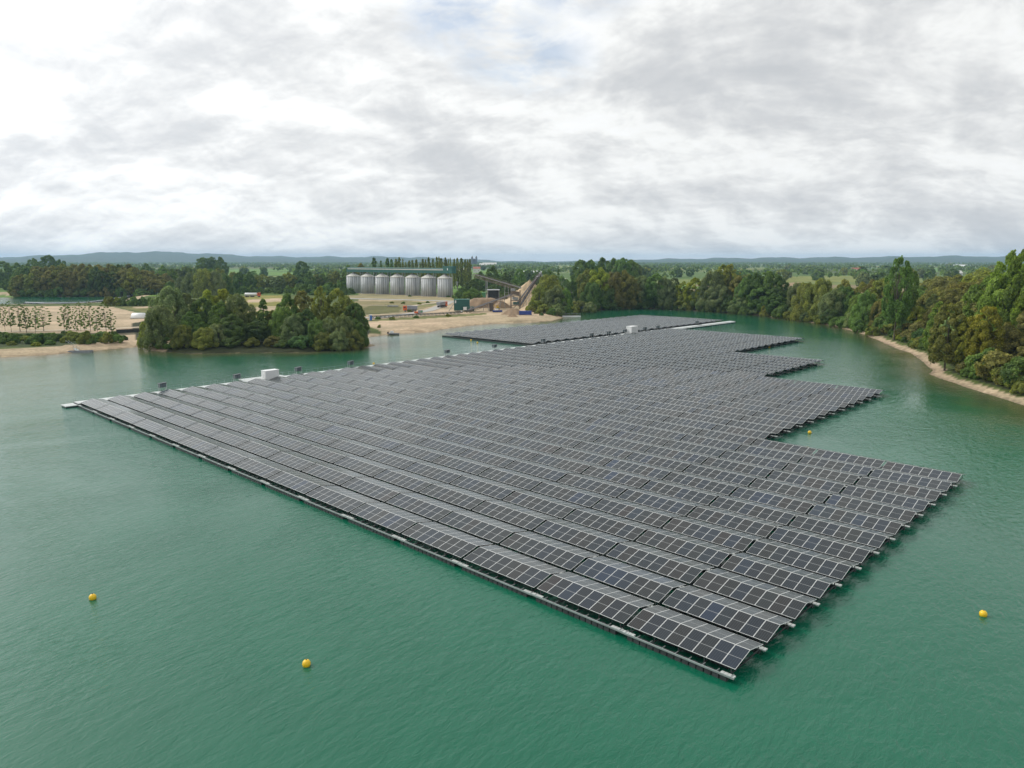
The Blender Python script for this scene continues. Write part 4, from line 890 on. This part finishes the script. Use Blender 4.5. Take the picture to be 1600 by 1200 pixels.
# green hopper building
p = Tm(724, 486); e = empty('hopper_building', tuple(p), R(4), 'dark green sheet-metal hopper building beside the conveyor', 'hopper')
hb = MB().box((-.8, 0, 3.4), (8.6, 5, 6.0))
for i in range(16): hb.box((-4.8+i*.53, -2.53, 3.4), (.14, .06, 5.9))
hb.build('wall', M_green, e); MB().box((-.8, 0, 6.46), (8.9, 5.3, .16)).build('roof', material('green_roof', (.03, .16, .11), .5), e)
MB().box((-4.2, -2.6, 5.2), (.7, .08, 1.4)).build('door', M_white, e)
stc = MB(); stc.bar((-4.9, -2.9, 4.6), (-8.0, -3.4, .2), .15, .3); stc.bar((-4.9, -3.9, 4.6), (-8.0, -4.4, .2), .15, .3)
for i in range(14): stc.box((-4.9-i*.22, -3.4-.035*i, 4.5-i*.31), (.26, 1.0, .05))
stc.build('stair', M_grey, e)
bx_ = MB().box((3.2, -3.4, 1.5), (5.4, 2.4, 2.4)); bx_.build('machine_box', material('dark_green_paint', (.02, .09, .06), .5, var=.2), e)
MB().box((0.9, -4.65, 1.7), (1.9, .1, 1.7)).build('control_panel', M_white, e)
MB().tube([(4.2, -4.6, 1.7), (4.2, -4.75, 1.7)], [.85, .85], 18).build('pulley_wheel', M_grey, e)
def conveyor(name, a, b, wd, label, legs=(), rail=True, truss=1.0, n=None):
    a = np.array(a); b = np.array(b); e = empty(name, (a[0], a[1], LZ), 0, label, 'conveyor'); o = np.array([a[0], a[1], LZ]); a = a-o; b = b-o
    d = (b-a); Lh = np.linalg.norm(d); u = d/Lh; s = np.cross(u, [0, 0, 1.]); s /= np.linalg.norm(s); up = np.cross(s, u)
    MB().bar(a+up*truss/2, b+up*truss/2, wd, .12).build('belt', M_belt, e)
    f = MB(); n = n or int(Lh/2.2)
    for q_ in (-1, 1):
        o1 = s*q_*wd/2
        f.bar(a+o1+up*truss/2, b+o1+up*truss/2, .14); f.bar(a+o1-up*truss/2, b+o1-up*truss/2, .14)
        for i in range(n): f.bar(a+o1+d*i/n-up*truss/2, a+o1+d*(i+1)/n+up*truss/2, .08); f.bar(a+o1+d*i/n-up*truss/2, a+o1+d*i/n+up*truss/2, .08)
        if rail: f.bar(a+o1+up*(truss/2+1), b+o1+up*(truss/2+1), .06)
    f.build('truss', M_rust if name != 'ground_conveyor' else M_dark, e)
    for tt in legs:
        c = a+d*tt; lg = MB()
        for q_ in (-1, 1): lg.bar(c+s*q_*wd*.5, (c[0]+s[0]*q_*wd*.9, c[1]+s[1]*q_*wd*.9, -.2), .22)
        lg.bar(c+s*wd*.5-[0, 0, c[2]*.4], c-s*wd*.5-[0, 0, c[2]*.4], .15); lg.build('leg', M_grey, e)
    MB().tube([b+up*truss/2-s*wd/2, b+up*truss/2+s*wd/2], [.4, .4], 12).build('head_drum', M_grey, e)
    return e
P0 = Tm(576, 497.5); P1 = Tm(722, 490.5)
conveyor('ground_conveyor', P0+[0, 0, .9], P1+[0, 0, .9], 1.2, 'long low conveyor running along the top of the beach', [i/24 for i in range(1, 24)], False, .5)
Yc = 425
conveyor('inclined_conveyor', Tm(731, 489)+[0, 0, .8], at(806, 459, 440), 2.0, 'dark belt conveyor rising from the hopper to the screening tower', [.35, .7], True, 1.2)
conveyor('stacker_conveyor', at(813, 479, 438), at(845, 428, 452), 1.9, 'steep dark conveyor carried up the flank of the gravel heap', [.5], True, 1.3)
conveyor('stacker_conveyor', at(807, 476, 436), at(840, 433, 450), 1.2, 'thinner second conveyor beside the steep one on the gravel heap', [.4], True, .9)
conveyor('truss_conveyor', at(741, 430.5, 520), at(814, 452, 455), 2.0, 'high lattice conveyor descending from the poplars to the screening tower', [.72], True, 1.9)
# mast of the high conveyor
p = Tm(760.5, 466); e = empty('conveyor_mast', tuple(p), 0, 'pale twin-legged mast holding up the high lattice conveyor', 'mast')
mh_ = Zat(438, p[1])-LZ; m = MB(); m.bar((-.6, 0, 0), (-.45, 0, mh_), .45); m.bar((.6, 0, 0), (.45, 0, mh_), .45); m.build('post', M_grey, e)
m = MB(); [m.bar((-.6, 0, z), (.6, 0, z+1.4), .14) for z in np.arange(1, mh_-2, 2)]; m.build('brace', M_grey, e)
# screening tower
p = Tm(805.5, 484); e = empty('screening_tower', tuple(p), R(8), 'rusty open screening tower at the foot of the gravel heap', 'screening plant')
for sx in (-2.6, 2.6):
    for sy in (-2, 2): MB().bar((sx, sy, -.2), (sx, sy, 11), .3).build('post', M_rust, e)
for z, nm in ((2.6, 'lower_deck'), (5.2, 'middle_deck'), (7.8, 'upper_deck')):
    MB().box((0, 0, z), (5.8, 4.6, .25)).build(nm, M_rust, e)
    r_ = MB(); [r_.bar((-2.8, s*2.2, z+1.1), (2.8, s*2.2, z+1.1), .07) for s in (-1, 1)]; [r_.bar((x, -2.2, z), (x, -2.2, z+1.1), .06) for x in (-2.8, -1.4, 0, 1.4, 2.8)]; r_.build('railing', M_grey, e)
MB().box((0, 0, 9.4), (4.2, 3.4, 2.0), ry=.18).build('screen_box', M_rust, e); MB().box((-.3, -.3, 6.4), (3.0, 2.8, 1.7), ry=.22).build('screen_box', M_grey, e); MB().box((.3, -.4, 3.7), (3.2, 2.8, 1.3)).build('drive_unit', M_green, e)
MB().bar((-2.8, -2.6, 0), (2.8, -2.6, 5.2), .9, .15).build('stair', M_rust, e); MB().box((-1.5, -.5, 11.2), (2.2, 1.8, 1.4)).build('feed_hopper', M_grey, e)
# heaps
M_heap = material('gravel_heap', (.50, .38, .24), .95, var=.14, vscale=.25, bump=.8, bscale=1.5); M_heapd = material('brown_heap', (.27, .19, .12), .95, var=.2, vscale=.3, bump=.8, bscale=1.5)
def heap(p, rx, ry, h, mat, label, rz=0, flat=.0, name='gravel_heap', seed=1):
    g_ = np.random.RandomState(seed); n, m = 14, 40; v = []; f = []
    for i in range(n+1):
        q_ = i/n; zz = h*min(1, (1-q_)**1.02/(1-flat)) if flat < 1 else h
        for j in range(m):
            a_ = 2*math.pi*j/m; k = q_*(1+.10*math.sin(3*a_+seed)+.06*math.sin(7*a_+seed*2)); v.append((rx*k*math.cos(a_), ry*k*math.sin(a_), zz-.3+g_.uniform(-.05, .05)*h*(q_ < .98)))
    for i in range(n):
        for j in range(m): f.append((i*m+j, (i+1)*m+j, (i+1)*m+(j+1) % m, i*m+(j+1) % m))
    o = MB().add(v, f).build(name, mat, None, True); o.location = p; o.rotation_euler = (0, 0, rz); return tag(o, label, 'heap')
p = Tm(828, 478); heap((p[0], 458, LZ), 19, 17, Zat(437, 458)-LZ, M_heap, 'tall pale cone of gravel under the steep conveyor', seed=3)
p = Tm(806, 476); heap(tuple(p), 13, 10, 6.5, M_heap, 'pale gravel spill left of the screening tower foot', seed=8)
p = Tm(757, 480); heap(tuple(p), 12, 8, 5.6, M_heapd, 'long flat-topped brown earth heap right of the green hopper', flat=.55, seed=4)
p = Tm(803, 491); heap(tuple(p), 6.5, 4.5, 3.2, M_heapd, 'low brown sand heap in front of the screening tower', flat=.3, seed=5)
p = Tm(831, 486); heap(tuple(p), 8, 5, 4.0, M_heap, 'pale sand heap beside the blue container', flat=.2, seed=6)
p = Tm(782, 481); heap(tuple(p), 7, 5, 4.2, M_heapd, 'brown heap below the inclined conveyor', flat=.2, seed=7)
p = Tm(797, 494.5); heap(tuple(p), 2.0, 1.6, 1.3, M_heapd, 'small dark brown pile on the beach, left of two', seed=9)
p = Tm(803, 495); heap(tuple(p), 2.4, 1.8, 1.8, M_heapd, 'small dark brown pile on the beach, right of two', seed=10)
p = Tm(768, 486); e = empty('retaining_wall', tuple(p), R(-3), 'dark timber retaining wall under the inclined conveyor', 'wall')
MB().box((0, 0, 2.2), (2.2, 2.0, 4.8)).build('wall', M_rust, e); m = MB(); [m.box((x, -1.05, 2.2), (.18, .12, 4.6)) for x in (-.9, -.3, .3, .9)]; m.build('batten', M_dark, e)
# shed, containers
p = Tm(771, 467.5); e = empty('open_shed', tuple(p), R(2), 'grey open-fronted shed below the high lattice conveyor', 'shed')
MB().box((0, 3, 3.2), (8, .3, 6.4)).build('rear_wall', M_dark, e); m = MB(); [m.box((s*4, .5, 3.2), (.3, 5, 6.4)) for s in (-1, 1)]; m.build('side_wall', M_grey, e)
MB().box((0, .4, 6.7), (9, 6.4, .25), rx=.06).build('roof', M_grey, e); [MB().box((x, -2, 3.2), (.4, .4, 6.3)).build('post', M_grey, e) for x in (-4, 4)]
M_lg = material('light_green_paint', (.10, .30, .14), .5, var=.12); M_blue = material('blue_paint', (.022, .055, .27), .45, var=.12)
def box_container(name, p, rz, d, mat, label):
    e = empty(name, p, rz, label, 'container'); m = MB().box((0, 0, d[2]/2+.12), d)
    n = int(d[0]/.45)
    for i in range(n): m.box((-d[0]/2+(i+.5)*d[0]/n, -d[1]/2-.03, d[2]/2+.12), (.2, .06, d[2]-.4))
    m.build('container_body', mat, e); MB().box((0, 0, d[2]+.15), (d[0]+.12, d[1]+.12, .1)).build('rim', mat, e)
    fr_ = MB(); [fr_.box((s*(d[0]/2-.1), q_*(d[1]/2-.1), .06), (.3, .3, .16)) for s in (-1, 1) for q_ in (-1, 1)]; fr_.build('foot', M_dark, e)
box_container('green_container', tuple(Tm(752.5, 464.8)), R(0), (6.2, 2.6, 3.6), M_lg, 'light green storage container left of the tall mast')
box_container('blue_container', tuple(Tm(821, 491.8)), R(-2), (6.3, 2.4, 1.75), M_blue, 'bright blue skip container standing on the beach')
p = Tm(777.5, 487.8); e = empty('parked_boat', tuple(p), R(-8), 'small blue and white boat pulled up on the sand', 'boat')
def hull(L_, W2, h, z0=0):
    v = []; n = 10
    for i in range(n+1):
        q_ = i/n; x = -L_/2+L_*q_; w_ = W2/2*(math.cos(q_*math.pi/2)**.5 if q_ > .05 else .97); z = h*(.15*q_*q_+1)
        v += [(x, -w_, z0+z), (x, -w_*.7, z0+.25*h), (x, 0, z0+.1*h*q_), (x, w_*.7, z0+.25*h), (x, w_, z0+z)]
    f = [(i*5+j, (i+1)*5+j, (i+1)*5+j+1, i*5+j+1) for i in range(n) for j in range(4)]+[(i*5+4, (i+1)*5+4, (i+1)*5, i*5) for i in range(n)]+[(0, 1, 2, 3, 4)]
    return MB().add(v, f)
hull(5.2, 2.0, 1.0).build('hull', M_blue, e); MB().box((-.4, 0, 1.45), (2.0, 1.5, .8)).build('cabin', M_white, e); MB().box((.65, 0, 1.5), (.06, 1.3, .5)).build('windscreen', M_glass, e)
p = G(615, 523.2); e = empty('workboat', (p[0], p[1]+.5, .05), R(-12), 'small grey workboat moored at the edge of the beach', 'boat')
hull(4.6, 1.9, .7, -.15).build('hull', M_tip, e); MB().box((-.8, 0, .95), (1.1, 1.1, .9)).build('console', M_white, e); MB().box((-2.4, 0, .6), (.5, .5, .9)).build('outboard_motor', M_tyre, e)
p = Tm(579, 500.5); e = empty('portable_toilet', tuple(p), R(10), 'blue and white portable toilet at the end of the long conveyor', 'toilet cabin')
MB().box((0, 0, 1.2), (1.4, 1.4, 2.3)).build('cabin_wall', material('toilet_blue', (.05, .16, .5), .4), e); MB().box((-.5, -.72, 1.15), (.45, .05, 2.0)).build('door', M_white, e); MB().box((0, 0, 2.45), (1.5, 1.5, .22)).build('roof', M_white, e)
p = G(571, 508, .9); e = empty('slipway_mat', (p[0], p[1], .8), R(70), 'pale grey slip ramp beside the wooded spit', 'ramp')
MB().box((0, 0, .25), (11, 3.4, .18), ry=.04).build('ramp_surface', M_deck, e); m = MB(); [m.bar((-5.4, s*1.75, .3), (5.4, s*1.75, .1), .12) for s in (-1, 1)]; m.build('edge_rail', M_galv, e)
p = Tm(777.5, 482.5); e = empty('mini_excavator', tuple(p+[0, -4, 0]), R(200), 'small yellow excavator by the brown heap', 'excavator')
M_yel = material('machine_yellow', (.62, .42, .04), .45); [MB().box((0, s*.7, .3), (2.0, .35, .55)).build('track', M_tyre, e) for s in (-1, 1)]
MB().box((-.2, 0, .95), (1.6, 1.3, .6)).build('body', M_yel, e); c_ = MB().box((.1, .2, 1.8), (.9, .8, 1.2)).build('cab', M_yel, e); MB().box((.56, .2, 1.95), (.04, .65, .7)).build('window', M_glass, c_)
MB().bar((.6, -.3, 1.1), (1.7, -.3, 2.6), .22).build('boom', M_yel, e); MB().bar((1.7, -.3, 2.6), (2.3, -.3, 1.2), .16).build('arm', M_yel, e); MB().box((2.3, -.3, .95), (.4, .5, .4)).build('bucket', M_dark, e)
p = Tm(657, 489.5); e = empty('conveyor_drive', tuple(p), R(4), 'small green and orange drive unit on the long low conveyor', 'machine')
MB().box((0, 0, .9), (2.4, 1.6, 1.5)).build('housing', M_tip, e); MB().box((-2.2, 0, .5), (2.0, 1.4, .8)).build('motor', M_or, e); MB().tube([(.6, -.82, 1), (.6, -.95, 1)], [.45, .45], 12).build('pulley_wheel', M_lg, e)
p = Tm(714.5, 464.5); e = empty('floodlight_mast', tuple(p), 0, 'tall thin floodlight mast right of the last silo', 'mast')
MB().tube([(0, 0, 0), (0, 0, Zat(441, p[1])-LZ)], [.18, .1], 8).build('pole', M_grey, e); zt = Zat(441, p[1])-LZ; MB().box((0, 0, zt), (1.8, .5, .7)).build('lamp_head', M_grey, e); MB().box((0, -.1, zt-1.6), (1.0, .5, 1.5)).build('equipment_box', M_grey, e)
p = Tm(614, 479); e = empty('concrete_slab_stack', tuple(p), R(-4), 'flat stack of pale concrete slabs on the grass', 'slabs'); [MB().box((0, 0, .2+.42*i), (6.5-.6*i, 2.4, .38)).build('slab', M_road, e) for i in range(2)]
p = Tm(487, 452); e = empty('small_hut', tuple(p), 0, 'tiny pale hut at the edge of the wood', 'hut'); MB().box((0, 0, 1.1), (3.4, 2.6, 2.2)).build('wall', M_white, e); MB().box((0, 0, 2.3), (3.8, 3, .2)).build('roof', M_grey, e)
# white van behind trees, left
p = Tm(217, 497); e = empty('white_dome_tent', tuple(p), R(5), 'white rounded cover on the sand beside the spit trees', 'cover')
MB().tube([(-3.2, 0, .2), (-2.8, 0, .2), (2.8, 0, .2), (3.2, 0, .2)], [1.0, 2.3, 2.3, 1.0], 20).build('cover_sheet', M_white, e, True); MB().box((0, 0, .1), (6.6, 4.7, .25)).build('base', M_grey, e)
# floating pipe line and dredger on the pond
p = G(205, 462.5); e = empty('dredger', (p[0], p[1], .2), R(0), 'pale dredger barge at the right end of the pond', 'dredger')
MB().box((0, 0, .4), (9, 5, 1.2)).build('hull', M_tip, e); MB().box((-.5, 0, 2.2), (4, 3, 2.6)).build('cabin', M_white, e); m = MB(); m.bar((-2, 0, 1), (1.2, 0, 7), .35); m.bar((3.5, 0, 1), (1.2, 0, 7), .35); m.bar((1.2, 0, 7), (-5, 0, 3), .2); m.build('gantry', M_white, e)
q0 = Tm(208, 460.5); conveyor('pond_conveyor', q0+[0, 0, 2.2], Tm(262, 459)+[0, 0, 2.2], 2.6, 'pale covered conveyor running right from the dredger', [.1, .3, .5, .7, .9], False, 2.0)
e = empty('floating_pipeline', (0, 0, 0), 0, 'dark floating pipeline curving across the far pond', 'pipeline')
pl = [G(x, y) for x, y in [(40, 474), (70, 475), (100, 475), (125, 474.5), (145, 472.5), (165, 470), (185, 466.5), (203, 463.5)]]; MB().tube([(a_[0], a_[1], .45) for a_ in pl], [.55]*8, 8).build('pipe', M_tip, e)
m = MB(); [m.box((a_[0]+j*(b_[0]-a_[0])/3, a_[1]+j*(b_[1]-a_[1])/3, .1), (2.2, 2.8, .7)) for a_, b_ in zip(pl, pl[1:]) for j in range(3)]; m.build('pontoon', M_dark, e)
# dark long barrier on the left shore
q0, q1 = G(182, 520.5, LZ), G(222, 518.5, LZ); e = empty('low_barrier', tuple(q0), math.atan2(*(q1-q0)[[1, 0]]), 'low dark barrier wall behind the left shore bank', 'barrier'); Lb = np.linalg.norm(q1-q0)
MB().box((Lb/2, 0, .6), (Lb, .5, 1.3)).build('wall', M_dark, e); MB().box((Lb/2, 0, 1.3), (Lb+.2, .7, .12)).build('coping', M_rust, e)
# jetty on the left shore
p = G(126, 550.5); e = empty('jetty_pontoon', (p[0], p[1], .1), R(9), 'dark flat pontoon at the left shore', 'pontoon')
MB().box((0, 0, .15), (7.0, 1.7, .5)).build('hull', M_tip, e); MB().box((0, 0, .45), (6.6, 1.4, .08)).build('deck', M_dark, e)
a_ = G(105, 537, 1.2); b_ = G(122, 549, .4); e = empty('jetty_gangway', (0, 0, 0), 0, 'pale wooden gangway slanting down to the shore pontoon', 'gangway'); MB().bar(a_+[0, 0, .1], b_+[0, 0, .2], 1.0, .1).build('walkboards', M_galv, e)
m = MB(); [m.bar(a_+[s, 0, 1.1], b_+[s, 0, 1.1], .06) for s in (-.5, .5)]; [m.bar(a_*(1-q_)+b_*q_+[s, 0, 0], a_*(1-q_)+b_*q_+[s, 0, 1.1], .06) for q_ in (0, .25, .5, .75, 1) for s in (-.5, .5)]; m.build('handrail', M_galv, e)
# green boathouse and white pontoon bridge
p = G(914, 486.5); e = empty('boathouse', (p[0], p[1], .1), R(-3), 'small green boathouse on legs at the far bank', 'boathouse')
MB().box((0, 0, 2.6), (8.2, 4, 3.0)).build('wall', material('weathered_green', (.10, .17, .11), .7, var=.2), e); MB().box((0, 0, 4.2), (8.8, 4.6, .25), rx=.05).build('roof', M_tip, e); MB().box((-1, -2.04, 2.8), (1.1, .06, 1.0)).build('window', M_white, e)
for x in (-3.8, -1.3, 1.3, 3.8): MB().bar((x, -1.8, -1), (x, -1.8, 1.1), .25).build('post', M_dark, e)
p = G(893, 495.2); e = empty('white_pontoon', (p[0], p[1], .1), R(-8), 'white pontoon with a railing off the beach tip', 'pontoon')
MB().box((0, 0, .2), (9.5, 1.8, .5)).build('deck', M_white, e); m = MB(); [m.bar((x, .8, .4), (x, .8, 1.7), .07) for x in np.arange(-4.6, 4.7, .7)]; m.bar((-4.6, .8, 1.7), (4.6, .8, 1.7), .07); m.build('railing', M_galv, e)
# ================================================================== FAR BUILDINGS
M_slate = material('roof_slate', (.12, .12, .13), .8, var=.2); M_red = material('red_roof', (.34, .12, .07), .8, var=.2); M_wall = material('light_render', (.6, .58, .54), .8, var=.1); M_stone = material('grey_stone', (.13, .15, .19), .85, var=.15)
def house(px, py, w2, d2, h, roof, label, name='farmhouse', wallm=None, rz=0, Y=None):
    p = G(px, py, LZ) if Y is None else np.array([X_at(px, Y, 3), Y, LZ]); e = empty(name, tuple(p), rz, label, 'building')
    MB().box((0, 0, h/2), (w2, d2, h)).build('wall', wallm or M_wall, e)
    rh = d2*.38; v = [(-w2/2-.4, -d2/2-.4, h), (w2/2+.4, -d2/2-.4, h), (w2/2+.4, d2/2+.4, h), (-w2/2-.4, d2/2+.4, h), (-w2/2-.4, 0, h+rh), (w2/2+.4, 0, h+rh)]
    MB().add(v, [(0, 1, 5, 4), (2, 3, 4, 5), (0, 4, 3), (1, 2, 5), (3, 2, 1, 0)]).build('roof', roof, e)
    for i in range(max(2, int(w2/6))): MB().box((-w2/2+(i+.5)*w2/max(2, int(w2/6)), -d2/2-.03, h*.55), (1.2, .06, 1.4)).build('window', M_glass, e)
house(254, 0, 26, 14, 6, M_slate, 'dark-roofed farmhouse above the right end of the brown wood', Y=690)
house(262, 0, 14, 10, 6, M_slate, 'small grey-roofed barn right of the dark-roofed farmhouse', 'barn', Y=740)
house(827, 0, 44, 16, 4.5, M_white, 'long white greenhouse shed beyond the green field', 'greenhouse', Y=1250)
house(877, 0, 12, 9, 5, M_roof, 'cream house between trees beyond the gravel heap', Y=800)
house(893, 0, 14, 9, 4.0, M_dark, 'flat grey boat shed with green doors behind the willow', 'boat_shed', Y=560)
house(745, 0, 16, 12, 9, M_red, 'red-roofed building in front of the twin-spired church', Y=1700)
house(765, 0, 50, 16, 14, M_roof, 'white block in the town right of the church', 'town_building', Y=2700)
house(756, 0, 30, 16, 12, M_roof, 'pale block in the town beside the church', 'town_building', Y=2650)
house(1500, 0, 40, 16, 9, M_white, 'long white hall on the horizon at the right', 'hall', Y=2300)
house(1338, 0, 22, 12, 5, M_red, 'red-roofed farm among the trees of the right plain', Y=1900)
house(1490, 0, 26, 12, 5, M_roof, 'pale farm shed below the long white hall', 'shed', Y=1350)
Yh = 3000; p = np.array([X_at(741, Yh, 20), Yh, LZ]); e = empty('twin_spired_church', tuple(p), R(4), 'distant grey church with two pointed spires', 'church')
k = Yh/FPX; MB().box((0, 18, 12), (24, 50, 24)).build('nave', M_stone, e); v = [(-12, -7, 24), (12, -7, 24), (12, 43, 24), (-12, 43, 24), (0, -7, 36), (0, 43, 36)]; MB().add(v, [(0, 4, 5, 3), (1, 2, 5, 4), (0, 1, 4), (2, 3, 5)]).build('roof', M_slate, e)
for s in (-1, 1):
    tw = MB().box((s*8.3, -10, 14+5), (7.5, 8, 38)).build('tower', M_stone, e); tp = Zat(399.5, Yh)-LZ
    MB().tube([(s*8.3, -10, 38), (s*8.3, -10, tp)], [4.6, .3], 8).build('spire', M_slate, tw)
